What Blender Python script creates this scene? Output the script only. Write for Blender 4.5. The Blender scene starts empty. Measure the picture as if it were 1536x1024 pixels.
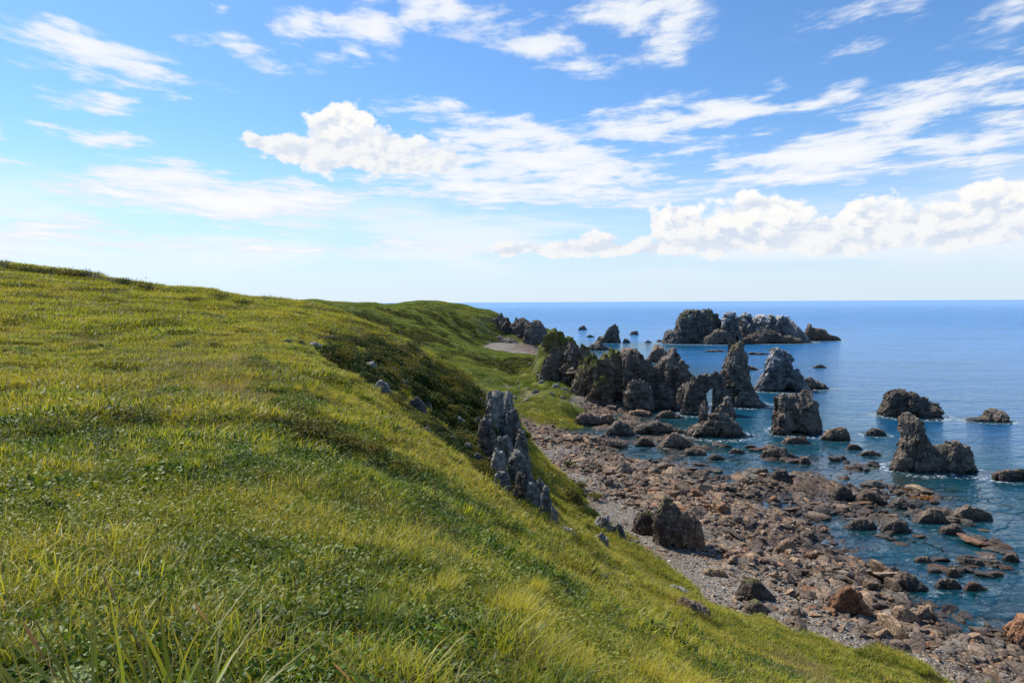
import bpy, math, random
import numpy as np
from mathutils import Matrix, Vector

random.seed(7)
RNG = np.random.default_rng(11)
scn = bpy.context.scene
COL = scn.collection

# ------------------------------------------------------------------ camera model
F = 1024.0
CH = 22.0
TH = math.atan(59.0 / F)
ROLL = math.radians(0.30)
W2, H2 = 768.0, 512.0
CAM = np.array([0.0, 0.0, CH])

def ray(px, py):
    a = (px - W2) / F; b = (H2 - py) / F
    a, b = a * math.cos(ROLL) - b * math.sin(ROLL), a * math.sin(ROLL) + b * math.cos(ROLL)
    return np.array([a, math.cos(TH) + b * math.sin(TH), -math.sin(TH) + b * math.cos(TH)])

def P(px, py, Y):
    d = ray(px, py); return CAM + d * (Y / d[1])

def Pz(px, py, z=0.0):
    d = ray(px, py); return CAM + d * ((z - CH) / d[2])

# ------------------------------------------------------------------ numpy noise
def _h(ix, iy, iz, s):
    h = (ix.astype(np.int64, copy=False) * 374761393 + iy.astype(np.int64, copy=False) * 668265263 + iz.astype(np.int64, copy=False) * 2147483647 + int(s) * 974634777)
    h = (h ^ (h >> 13)) * 1274126177
    h &= 0xFFFFFFFF
    h = (h ^ (h >> 16)) * 2246822519 & 0xFFFFFFFF
    h = h ^ (h >> 15)
    return (h & 0xFFFFFF).astype(np.float64) / float(0x1000000)

def vnoise(x, y, z, s=0):
    x = np.asarray(x, float); y = np.asarray(y, float); z = np.broadcast_to(np.asarray(z, float), x.shape)
    ix = np.floor(x); iy = np.floor(y); iz = np.floor(z)
    fx = x - ix; fy = y - iy; fz = z - iz
    ix = ix.astype(np.int64); iy = iy.astype(np.int64); iz = iz.astype(np.int64)
    ux = fx * fx * fx * (fx * (fx * 6 - 15) + 10); uy = fy * fy * fy * (fy * (fy * 6 - 15) + 10); uz = fz * fz * (3 - 2 * fz)
    def c(a, b, d): return _h(ix + a, iy + b, iz + d, s)
    x00 = c(0,0,0) * (1 - ux) + c(1,0,0) * ux; x10 = c(0,1,0) * (1 - ux) + c(1,1,0) * ux
    x01 = c(0,0,1) * (1 - ux) + c(1,0,1) * ux; x11 = c(0,1,1) * (1 - ux) + c(1,1,1) * ux
    a = x00 * (1 - uy) + x10 * uy; b = x01 * (1 - uy) + x11 * uy
    return (a * (1 - uz) + b * uz) * 2 - 1

def fbm(x, y, z=0.0, o=5, s=0, g=0.5, l=2.03):
    t = 0; a = 1.0; n = 0
    x = np.asarray(x, float)
    for i in range(o):
        t = t + a * vnoise(x, y, z, s + i * 17); n += a
        x = x * l + 3.1; y = y * l - 1.7; z = z * l + 5.3; a *= g
    return t / n

def ridged(x, y, z=0.0, o=5, s=0, g=0.5, l=2.1):
    t = 0; a = 1.0; n = 0
    x = np.asarray(x, float)
    for i in range(o):
        v = 1 - np.abs(vnoise(x, y, z, s + i * 31)) * 2.0
        t = t + a * v; n += a
        x = x * l + 7.1; y = y * l + 2.7; z = z * l - 4.3; a *= g
    return t / n

def worley(x, y, z, s=0, flat=False):
    """id value (0..1), f1, f2, offset vector to the nearest cell centre"""
    x = np.asarray(x, float); y = np.asarray(y, float); z = np.broadcast_to(np.asarray(z, float), x.shape)
    ix = np.floor(x).astype(np.int64); iy = np.floor(y).astype(np.int64); iz = np.floor(z).astype(np.int64)
    f1 = np.full(x.shape, 9.0); f2 = f1.copy(); cid = np.zeros(x.shape); off = [np.zeros(x.shape) for _ in range(3)]
    for a in (-1, 0, 1):
        for b in (-1, 0, 1):
            for c in ((0,) if flat else (-1, 0, 1)):
                jx = ix + a; jy = iy + b; jz = iz + c
                dx = x - (jx + _h(jx, jy, jz, s + 1)); dy = y - (jy + _h(jx, jy, jz, s + 2)); dz = z - (jz + _h(jx, jy, jz, s + 3))
                d = dx * dx + dy * dy + dz * dz
                m = d < f1
                f2 = np.where(m, f1, np.minimum(f2, d))
                f1 = np.where(m, d, f1)
                cid = np.where(m, _h(jx, jy, jz, s + 4), cid)
                off[0] = np.where(m, dx, off[0]); off[1] = np.where(m, dy, off[1]); off[2] = np.where(m, dz, off[2])
    return cid, np.sqrt(f1), np.sqrt(f2), off

def sstep(a, b, x):
    t = np.clip((x - a) / (b - a), 0, 1); return t * t * (3 - 2 * t)

# ------------------------------------------------------------------ object helpers
def tag(o, label=None, cat=None, group=None, kind=None):
    if label: o['label'] = label
    if cat: o['category'] = cat
    if group: o['group'] = group
    if kind: o['kind'] = kind
    return o

def mesh_np(name, V, Fc, mats=(), smooth=False, attrs=None, mat_idx=None):
    """V (n,3); Fc (m,k) array with k = 3 or 4, or a list of such arrays"""
    me = bpy.data.meshes.new(name)
    V = np.ascontiguousarray(V, np.float32)
    blocks = Fc if isinstance(Fc, list) else [Fc]
    me.vertices.add(len(V)); me.vertices.foreach_set('co', V.ravel())
    nl = sum(b.size for b in blocks); nf = sum(len(b) for b in blocks)
    me.loops.add(nl); me.polygons.add(nf)
    me.loops.foreach_set('vertex_index', np.concatenate([b.ravel() for b in blocks]).astype(np.int32))
    tot = np.concatenate([np.full(len(b), b.shape[1], np.int32) for b in blocks])
    st = np.zeros(nf, np.int32); st[1:] = np.cumsum(tot)[:-1]
    me.polygons.foreach_set('loop_start', st)
    me.polygons.foreach_set('use_smooth', np.full(nf, bool(smooth)))
    if mat_idx is not None: me.polygons.foreach_set('material_index', mat_idx.astype(np.int32))
    for m in mats: me.materials.append(m)
    for k, (typ, a) in (attrs or {}).items():
        at = me.attributes.new(k, typ, 'POINT')
        at.data.foreach_set({'FLOAT': 'value', 'FLOAT_VECTOR': 'vector', 'INT': 'value', 'FLOAT_COLOR': 'color'}[typ], np.ascontiguousarray(a).ravel())
    me.update(calc_edges=True); me.validate()
    return me

def link(name, me, parent=None, loc=None):
    o = bpy.data.objects.new(name, me); COL.objects.link(o)
    if parent: o.parent = parent
    if loc is not None: o.location = loc
    return o

def grid_faces(nu, nv, wrap_u=False):
    i = np.arange(nu if wrap_u else nu - 1)[:, None]; j = np.arange(nv - 1)[None, :]
    a = i * nv + j; b = ((i + 1) % nu) * nv + j
    return np.stack([a, b, b + 1, a + 1], -1).reshape(-1, 4)

# ------------------------------------------------------------------ node helpers
class NT:
    def __init__(s, tree): s.t = tree; s.n = tree.nodes; s.l = tree.links
    def __call__(s, typ, ins=None, **kw):
        nd = s.n.new(typ)
        for k, v in kw.items(): setattr(nd, k, v)
        for k, v in (ins or {}).items():
            sock = nd.inputs[k]
            if isinstance(v, bpy.types.NodeSocket): s.l.new(v, sock)
            elif isinstance(v, bpy.types.Node): s.l.new(v.outputs[0], sock)
            else:
                if isinstance(v, (tuple, list)) and len(v) == 3 and sock.type == 'RGBA': v = (*v, 1)
                sock.default_value = v
        return nd
    def math(s, op, a, b=None, c=None, clamp=False):
        ins = {0: a}
        if b is not None: ins[1] = b
        if c is not None: ins[2] = c
        return s('ShaderNodeMath', ins, operation=op, use_clamp=clamp).outputs[0]
    def mix(s, f, a, b, blend='MIX'):
        return s('ShaderNodeMix', {0: f, 6: a, 7: b}, data_type='RGBA', blend_type=blend).outputs[2]
    def ramp(s, v, lo, hi, a=0.0, b=1.0, smooth=True):
        return s('ShaderNodeMapRange', {0: v, 1: lo, 2: hi, 3: a, 4: b}, interpolation_type='SMOOTHSTEP' if smooth else 'LINEAR', clamp=True).outputs[0]
    def noise(s, vec, scale, detail=4, rough=0.5, dist=0.0, dims='3D', out=0):
        return s('ShaderNodeTexNoise', {'Vector': vec, 'Scale': scale, 'Detail': detail, 'Roughness': rough, 'Distortion': dist}, noise_dimensions=dims).outputs[out]
    def attr(s, name, out='Fac'):
        return s('ShaderNodeAttribute', attribute_name=name).outputs[out]

def new_mat(name):
    m = bpy.data.materials.new(name); m.use_nodes = True
    m.node_tree.nodes.clear()
    n = NT(m.node_tree)
    out = n('ShaderNodeOutputMaterial')
    return m, n, out

# ------------------------------------------------------------------ terrain
def tps_fit(pts, w):
    pts = np.array(pts, float); q = w(pts[:, 0], pts[:, 1])
    n = len(pts)
    d = np.linalg.norm(q[:, None] - q[None], axis=-1)
    K = np.where(d > 1e-9, d * d * np.log(d + 1e-12), 0) + np.eye(n) * 0.0006
    Pm = np.c_[np.ones(n), q]
    A = np.block([[K, Pm], [Pm.T, np.zeros((3, 3))]])
    c = np.linalg.solve(A, np.r_[pts[:, 2], 0, 0, 0])
    def f(X, Y):
        X = np.asarray(X, float); sh = X.shape
        qq = w(X.ravel(), np.asarray(Y, float).ravel())
        o = np.empty(len(qq))
        for i in range(0, len(qq), 8000):
            s = qq[i:i + 8000]
            dd = np.maximum((s * s).sum(1)[:, None] + (q * q).sum(1)[None] - 2 * (s @ q.T), 1e-12)
            o[i:i + 8000] = (0.5 * dd * np.log(dd)) @ c[:n] + c[n] + s @ c[n + 1:]
        return o.reshape(sh)
    return f

def warp(X, Y):
    r = np.sqrt(X * X + Y * Y) + 1e-6
    k = np.arcsinh(r / 12.0) / r
    return np.c_[X * k, Y * k]

HP = []
def hp(px, py, Y): HP.append(tuple(P(px, py, Y)))
for px, lst in {
    0: [(1024, 2.6), (900, 3.7), (800, 5.2), (700, 8), (600, 14), (520, 27), (470, 40), (430, 56), (388, 78)],
    150: [(1024, 2.7), (800, 5.3), (650, 11), (560, 20), (480, 42), (440, 60), (409, 80)],
    300: [(1024, 2.8), (850, 4.6), (700, 8.5), (600, 15), (520, 30), (475, 52), (434, 84)],
    450: [(1024, 2.9), (850, 5), (700, 9.5), (600, 17), (540, 27), (500, 42), (466, 92)],
    600: [(1024, 3), (850, 5.5), (740, 9.5), (670, 15), (630, 24)],
    768: [(1024, 3.5), (900, 6.5), (820, 12), (760, 24), (710, 45)],
    900: [(1024, 4.5), (950, 7.5), (880, 15), (835, 30), (800, 52)],
    1000: [(1024, 6), (960, 13), (900, 28), (862, 50)],
    1100: [(1024, 11), (985, 18), (936, 42)],
    1200: [(1024, 15.5), (1000, 22), (966, 39)], 1300: [(1024, 24), (1001, 36.5)], 1420: [(1026, 34.5)],
    400: [(452, 88)], 480: [(471, 88)], 520: [(485, 86)], 560: [(502, 84)], 600: [(521, 82)], 640: [(543, 79)], 680: [(567, 76)], 720: [(594, 71)], 740: [(606, 68)],
}.items():
    for py, Y in lst: hp(px, py, Y)
for a in [(500, 520, 52), (550, 560, 48), (600, 600, 42), (650, 640, 46), (700, 670, 52), (760, 640, 66), (800, 760, 50)]: hp(*a)
# beyond the spur: valley and the far green hills
for a in [(480, 456, 190), (560, 456, 275), (640, 458, 320), (670, 460, 345), (700, 462, 368), (745, 470, 380), (690, 482, 330), (720, 492, 335),
          (540, 480, 200), (600, 497, 200), (650, 500, 215), (690, 503, 285), (700, 522, 205), (650, 535, 165), (610, 520, 150),
          (700, 560, 150), (745, 545, 205), (765, 548, 190), (790, 540, 205), (740, 590, 138), (780, 560, 175), (780, 590, 140), (830, 600, 134),
          (850, 560, 165), (810, 560, 175)]: hp(*a)
def wz(x, y, r): HP.append((x, y, CH + r))
for a in [(-100, 50, 8), (-60, 0, 6), (-30, -10, 2.5), (-10, 0, -1.3), (0, -10, -1.5), (10, 0, -8.3), (20, 0, -15), (30, 0, -21), (10, -15, -6),
          (20, -15, -13), (-30, -25, 0), (0, -30, -2), (30, -30, -20), (36, 36, -27), (40, 60, -34), (20, 62, -27), (12, 78, -25), (3, 92, -23), (-4, 105, -22),
          (-14, 108, -16), (-28, 118, -9), (-50, 120, -2), (-60, 130, 0), (-110, 120, 5), (-35, 150, -9), (-18, 135, -16), (-75, 200, -1), (-150, 300, 0),
          (-60, 330, -2), (-4, 345, -20.5), (10, 345, -22), (22, 330, -24), (14, 300, -22), (4, 372, -12), (18, 380, -15), (30, 370, -24), (-14, 330, -17), (8, 270, -21.5), (-4, 262, -20), (20, 250, -26), (40, 300, -34), (60, 200, -40), (35, 165, -27), (24, 145, -25), (40, 120, -32), (60, 90, -36),
          (-150, 150, 4), (-200, 50, 8), (-150, -60, 6), (60, -40, -34), (80, 30, -42), (0, -90, -3), (-100, -120, 3),
          (-100, 420, -4), (0, 420, -26), (-220, 330, 1)]: wz(*a)
f_hill = tps_fit(HP, warp)

BP = []
def bp(px, py, z): BP.append(tuple(Pz(px, py, z)))
for a in [(1536, 1024, .9), (1480, 1024, 1.3), (1400, 1024, 2.0), (1300, 1003, 2.1), (1200, 968, 2.3), (1100, 938, 2.4), (1000, 862, 2.3), (930, 820, 2.6), (860, 760, 2.6), (820, 700, 2.2), (790, 650, 1.7), (770, 610, 1.6), (830, 600, 2.2),
          (1536, 985, 0), (1440, 945, .02), (1370, 905, .02), (1320, 860, .05), (1240, 800, .15), (1400, 885, -.45), (1350, 845, -.35), (1500, 945, -.3), (1290, 800, -.2), (1150, 760, .2), (1060, 735, .15), (990, 700, .1), (930, 678, .05), (870, 650, -.1),
          (830, 640, -.05), (900, 620, .3), (800, 615, 1.0), (960, 650, -.35), (1060, 690, -.5), (1000, 665, -.2), (1150, 720, -.15), (1250, 740, -.1), (1330, 780, -.1), (1420, 770, -.1), (1450, 850, -.5), (1536, 900, -.5), (1536, 820, -.9),
          (1180, 690, -.8), (1300, 700, -.6), (1400, 730, -.5), (1536, 740, -1.6), (1200, 640, -2), (1300, 640, -3), (1450, 650, -4), (1100, 640, -1.5), (1060, 610, -1.), (980, 610, .0),
          (1130, 570, -4), (1250, 590, -4), (1000, 545, -3), (950, 525, -3.5), (900, 530, -1.5), (860, 540, .5), (800, 540, 1.5), (1400, 560, -6), (1536, 600, -6), (1536, 520, -10), (1200, 510, -9), (900, 490, -8), (1050, 500, -8),
          (1250, 900, 1.3), (1150, 850, 1.3), (1050, 790, 1.4), (950, 740, 1.3), (880, 700, 1.2), (760, 530, 1.8), (790, 520, .8), (760, 518, 1.8), (822, 512, -.8), (835, 500, -3)]: bp(*a)
for x, y, z in [(40, 10, .6), (60, 20, -1.5), (90, 0, -5), (40, -20, .5), (20, 15, 3), (60, -60, -2), (120, 60, -9), (20, -60, 3), (-100, 0, 4), (-100, 200, 3), (20, 330, -1), (0, 340, 1.6), (0, 400, 1), (-60, 420, -6), (60, 380, -9), (-250, 400, -5)]:
    BP.append((x, y, z))
f_beach = tps_fit(BP, lambda X, Y: np.c_[np.asarray(X), np.asarray(Y)] / 40.0)

# broken band along the seaward edge of the near slope, world points (from its head to the gravel)
BAND = np.array([(-16.5, 46), (-12, 41), (-8.6, 37), (-5.6, 33.5), (-3.0, 30.5), (-.6, 28), (1.4, 26.5), (3.2, 26.0), (5.2, 26.5)])
def band_dist(X, Y):
    best = np.full(np.shape(X), 1e9); side = np.zeros(np.shape(X)); tt = np.zeros(np.shape(X))
    for k in range(len(BAND) - 1):
        a, b_ = BAND[k], BAND[k + 1]; d = b_ - a; L2 = (d ** 2).sum()
        t = np.clip(((X - a[0]) * d[0] + (Y - a[1]) * d[1]) / L2, 0, 1)
        dx = X - (a[0] + d[0] * t); dy = Y - (a[1] + d[1] * t); q = np.hypot(dx, dy)
        m = q < best; best = np.where(m, q, best); side = np.where(m, np.sign(d[0] * dy - d[1] * dx), side); tt = np.where(m, (k + t) / (len(BAND) - 1), tt)
    return best, side, tt

def gauss_blobs(X, Y, blobs):
    w = np.zeros(np.shape(X))
    for cx, cy, r in blobs:
        w = np.maximum(w, np.exp(-((X - cx) ** 2 + (Y - cy) ** 2) / (r * r)))
    return w

# bedrock shelves that break the water: px, py, half width px, half height px, height m
SHELF = [(1180, 728, 62, 10, .55), (1290, 745, 40, 8, .5), (1310, 784, 50, 9, .5), (1380, 776, 36, 8, .45), (1440, 780, 30, 8, .4), (1340, 800, 26, 6, .35), (1215, 735, 60, 9, .5), (1100, 745, 50, 8, .4), (1250, 770, 40, 8, .5),
         (880, 665, 40, 8, .6), (925, 640, 40, 8, .7), (1010, 660, 45, 7, .7), (960, 632, 40, 7, .6), (1150, 800, 60, 18, .5), (1360, 880, 24, 10, .5), (1250, 860, 80, 22, .4), (950, 715, 60, 14, .5),
         (900, 690, 50, 10, .5), (1090, 775, 60, 15, .5), (1030, 672, 40, 6, .6), (1100, 690, 30, 5, .45), (1380, 740, 30, 5, .3), (860, 615, 60, 8, .4), (1536, 960, 30, 14, .4)]
SH = []
for px, py, rx, ry, h in SHELF:
    c = Pz(px, py, 0); e = Pz(px + rx, py, 0); u = Pz(px, py - ry, 0)
    SH.append((c[0], c[1], abs(e[0] - c[0]), abs(u[1] - c[1]), h))

def height(X, Y, detail=True, parts=False):
    X = np.asarray(X, float); Y = np.asarray(Y, float)
    R = np.sqrt(X * X + Y * Y)
    wx = X + fbm(X / 14, Y / 14, 1.3, 3, 5) * np.minimum(R * 0.03, 2.5); wy = Y + fbm(X / 14, Y / 14, 7.3, 3, 6) * np.minimum(R * 0.03, 2.5)
    h = f_hill(wx, wy) if detail else f_hill(X, Y)
    b = np.clip(f_beach(X, Y), -14, 3.2)
    if detail:
        far = sstep(4, 60, R)
        h = h + fbm(X / 1.1, Y / 1.1, 0, 4, 21) * (0.05 + 0.12 * sstep(3, 20, R)) + fbm(X / 7, Y / 7, 0, 4, 22) * 0.7 * far + ridged(X / 16, Y / 16, 2.0, 4, 25) * 0.8 * sstep(60, 140, R)
        bb = b
        rk = sstep(-2.5, -.2, bb) * (1 - sstep(1.3, 2.4, bb) * .8)
        for cx, cy, rx, ry, hh in SH:
            q = ((X - cx) / rx) ** 2 + ((Y - cy) / ry) ** 2
            b = b + hh * np.exp(-q * q)
        # tilted strata and blocks in the shore rock
        u = X * .8 + Y * .6; v = -X * .6 + Y * .8
        mk = (rk > .01) & (bb > h - 1.5)
        if mk.any():
            uu = u[mk]; vv = v[mk]; fc = 0
            for sz_, am in ((3.4, .55), (1.5, .30), (.7, .15)):
                wb = fbm(uu / sz_, vv / sz_, 2.0, 2, 37) * .3
                cid, f1, f2, off = worley(uu / (sz_ * 1.5) + wb, vv / sz_ - wb, 0.5, 91 + int(sz_ * 10), True)
                fc = fc + ((cid - .55) * .6 + off[0] * np.sin(cid * 57) * .5 + off[1] * (.5 + .5 * np.sin(cid * 91))) * am
            b = np.array(b); b[mk] += rk[mk] * (fc + fbm(uu / 9, vv / 5, 1, 3, 33) * .45 - .08)
        b = b + fbm(X / 1.5, Y / 1.5, 3, 4, 44) * .06
    nearm = (R < 75) & (R > 12)
    if detail and nearm.any():
        xx = X[nearm]; yy = Y[nearm]
        bx_ = xx + fbm(xx / 3, yy / 3, 2, 3, 81) * 1.2; by_ = yy + fbm(xx / 3, yy / 3, 9, 3, 82) * 1.2
        q, sd, tt = band_dist(bx_, by_)
        u_ = q * sd                                   # positive = landward/far side decided below
        gk = np.exp(-(q / 1.5) ** 2) * sstep(0, .12, tt) * sstep(1, .8, tt)
        # spur face: rugged ground between the band and the cliff
        rg = gauss_blobs(xx, yy, [(-7, 50, 7), (-3, 54, 7), (0, 52, 6), (1, 58, 6), (-2, 46, 5), (2, 48, 4.5), (4, 44, 3), (-11, 47, 5)])
        cc_, f1_, f2_, of_ = worley(xx / 2.2, yy / 2.2, 0.3, 131, True)
        c2_, f1_, f2_, o2_ = worley(xx / .9, yy / .9, 0.3, 137, True)
        h = np.array(h); h[nearm] += -1.5 * gk + fbm(xx / 1.3, yy / 1.3, 4, 3, 141) * .22 + rg * ((cc_ - .5) * 1.1 + of_[0] * .8 + (c2_ - .5) * .4 + o2_[0] * .3 - .25)
    if detail: h = h + sstep(4.5, 1.5, np.abs(h - b)) * fbm(X / 3.5, Y / 3.5, 4, 4, 88) * 1.1 * sstep(20, 35, R)
    dm = np.sqrt(((X - 10.8) / 8.2) ** 2 + ((Y - 169) / 13.0) ** 2)
    h = np.maximum(h, 14.4 - 12.5 * dm ** 1.25 + (ridged(X / 4, Y / 6, 3, 4, 66) * 1.6 - .8 if detail else 0))
    hh = np.maximum(h, b)
    if parts: return hh, h, b
    return hh

# polar sheet centred below the viewpoint: fine where the picture needs it, coarse elsewhere
ang = np.radians(np.concatenate([np.linspace(-180, -46, 60)[:-1], np.linspace(-46, 44, 980), np.linspace(44, 180, 60)[1:]]))
rad = np.concatenate([np.linspace(.02, 1.3, 12)[:-1], np.exp(np.linspace(math.log(1.3), math.log(700), 1080))])
A_, R_ = np.meshgrid(ang, rad, indexing='ij')
GX = np.sin(A_) * R_; GY = np.cos(A_) * R_
GZ, gh, gb = height(GX, GY, parts=True)
_lr = np.arange(len(rad))
def gh_fast(X, Y):
    a = np.arctan2(X, Y); r = np.sqrt(X * X + Y * Y)
    i = np.clip(np.interp(a, ang, np.arange(len(ang))), 0, len(ang) - 1.001); j = np.clip(np.interp(r, rad, _lr), 0, len(rad) - 1.001)
    i0 = i.astype(int); j0 = j.astype(int); fi = i - i0; fj = j - j0
    return (GZ[i0, j0] * (1 - fi) * (1 - fj) + GZ[i0 + 1, j0] * fi * (1 - fj) + GZ[i0, j0 + 1] * (1 - fi) * fj + GZ[i0 + 1, j0 + 1] * fi * fj)

def hit(px, py, z_off=0.0):
    """walk a ray to the ground"""
    d = ray(px, py); d = d / d[1]
    ys = np.exp(np.linspace(math.log(1.5), math.log(600), 2600))
    pts = CAM[None] + ys[:, None] * d[None]
    g = gh_fast(pts[:, 0], pts[:, 1])
    k = np.argmax(pts[:, 2] <= g)
    if pts[k, 2] > g[k]: return Pz(px, py, 0)
    return np.array([pts[k, 0], pts[k, 1], g[k]])

def in_poly(px, py, poly):
    c = np.zeros(len(px), bool); n_ = len(poly)
    for i in range(n_):
        x1, y1 = poly[i]; x2, y2 = poly[(i + 1) % n_]
        m = ((y1 > py) != (y2 > py)) & (px < (x2 - x1) * (py - y1) / ((y2 - y1) + 1e-9) + x1)
        c ^= m
    return c
def poly_world(poly, rng, n_, ymax=110):
    """ground points inside a region whose outline is given by sight lines"""
    poly = np.array(poly, float); lo, hi = poly.min(0), poly.max(0)
    p = rng.uniform(lo, hi, (n_ * 2, 2)); p = p[in_poly(p[:, 0], p[:, 1], poly)][:n_]
    d = np.array([ray(a, b) for a, b in p]); d = d / d[:, 1:2]
    ys = np.exp(np.linspace(math.log(2), math.log(300), 900))
    g = gh_fast(d[:, 0:1] * ys[None], np.broadcast_to(ys[None], (len(p), 900)).copy())
    z = CH + d[:, 2:3] * ys[None]
    k = np.argmax(z <= g, axis=1); ok = z[np.arange(len(p)), k] <= g[np.arange(len(p)), k]
    Y = ys[k]; X = d[:, 0] * Y; ok &= Y < ymax
    return X[ok], Y[ok]
prg = np.random.default_rng(3)
def blobs(lst):
    out = []
    for px, py, r in lst:
        p = hit(px, py); out.append((p[0], p[1], r))
    return out

SCRUB = blobs([(510, 532, 2), (550, 552, 2.2), (590, 575, 2.4), (635, 600, 2.4), (680, 618, 2.4), (650, 640, 2.4), (700, 665, 2.4), (725, 700, 1.8), (735, 640, 2),
               (590, 540, 1.6), (640, 570, 1.8), (680, 590, 2), (870, 745, 2), (915, 790, 1.2), (860, 760, 1.5)])

SCRUB += [(-11.5, 41, .9), (-8.6, 37, 1.0), (-5.6, 33.5, 1.1), (-3.0, 30.5, 1.1), (-.6, 28, 1.1), (1.4, 26.3, 1.0), (3.0, 26, .9), (-10, 39, .8), (-7, 35.2, .9), (-4.3, 32, 1.0), (-1.8, 29.3, 1.0), (.4, 27.2, 1.0)]
DARK_LEAF = blobs([(420, 640, 1.2), (470, 660, 1.2), (530, 680, 1.0), (590, 710, .8), (60, 770, .6), (230, 660, 1.4), (330, 690, 1.2), (180, 600, 1.5), (100, 700, .9), (300, 560, 1.6), (640, 800, .6), (330, 800, .45), (480, 880, .35), (130, 830, .4), (210, 900, .35), (560, 780, .5), (700, 870, .5), (800, 900, .6)])
FARDARK = blobs([(570, 490, 8), (600, 502, 6), (660, 480, 9), (690, 485, 9), (740, 548, 7), (765, 545, 7), (560, 500, 6), (700, 510, 7), (610, 475, 7), (640, 510, 4)])
FARDARK = [b for b in FARDARK if b[1] > 130]
fpx, fpy = poly_world([(475, 464), (600, 467), (650, 492), (690, 520), (640, 515), (590, 505), (520, 485)], prg, 240, 400)
fqx, fqy = poly_world([(655, 468), (720, 474), (714, 505), (690, 500)], prg, 120, 400)
fm = fpy > 130; fpx, fpy = np.r_[fpx[fm], fqx], np.r_[fpy[fm], fqy]
fc = fbm(fpx / 14, fpy / 26, 3, 3, 71) > -.08; fpx, fpy = fpx[fc], fpy[fc]
FARDARK += [(a, b_, 5) for a, b_ in zip(fpx[::4], fpy[::4])]
BARE = blobs([(600, 500, 3), (540, 512, 3), (700, 560, 4), (730, 555, 4), (760, 565, 3), (660, 500, 3), (1000, 905, 1.8), (1040, 915, 1.8), (690, 590, 4)])
POLY_SPUR = [(478, 508), (520, 500), (560, 505), (610, 522), (660, 548), (728, 592), (742, 640), (744, 700), (735, 735), (700, 700), (650, 660), (600, 622), (556, 585), (515, 548)]
POLY_NEAR = [(390, 640), (440, 625), (520, 645), (600, 690), (640, 735), (600, 735), (520, 705), (430, 690)]
spx, spy = poly_world(POLY_SPUR, prg, 1500)
SPURPTS = (spx, spy)
SCRUB += [(a, b_, 1.7) for a, b_ in zip(spx[:110], spy[:110])]
npx, npy = poly_world(POLY_NEAR, prg, 320, 30)
DARK_LEAF += [(a, b_, .35) for a, b_ in zip(npx[:60], npy[:60])]
CLIFF = [(-7, 50, 5), (-3, 54, 5), (0, 55, 4), (1, 50, 3), (-9, 38, 1.2), (-4, 32, 1.2), (0, 28, 1)] + blobs([(750, 640, 4), (770, 680, 3.5), (790, 720, 3), (810, 755, 2), (760, 610, 3), (720, 660, 2.5), (650, 600, 2), (590, 585, 1.5), (480, 515, 1.5), (900, 790, 2), (930, 800, 2)])
FARCLIFF = blobs([(715, 500, 10), (735, 500, 12), (755, 495, 12), (780, 500, 12), (700, 488, 6), (722, 478, 4), (810, 505, 10)])

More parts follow.
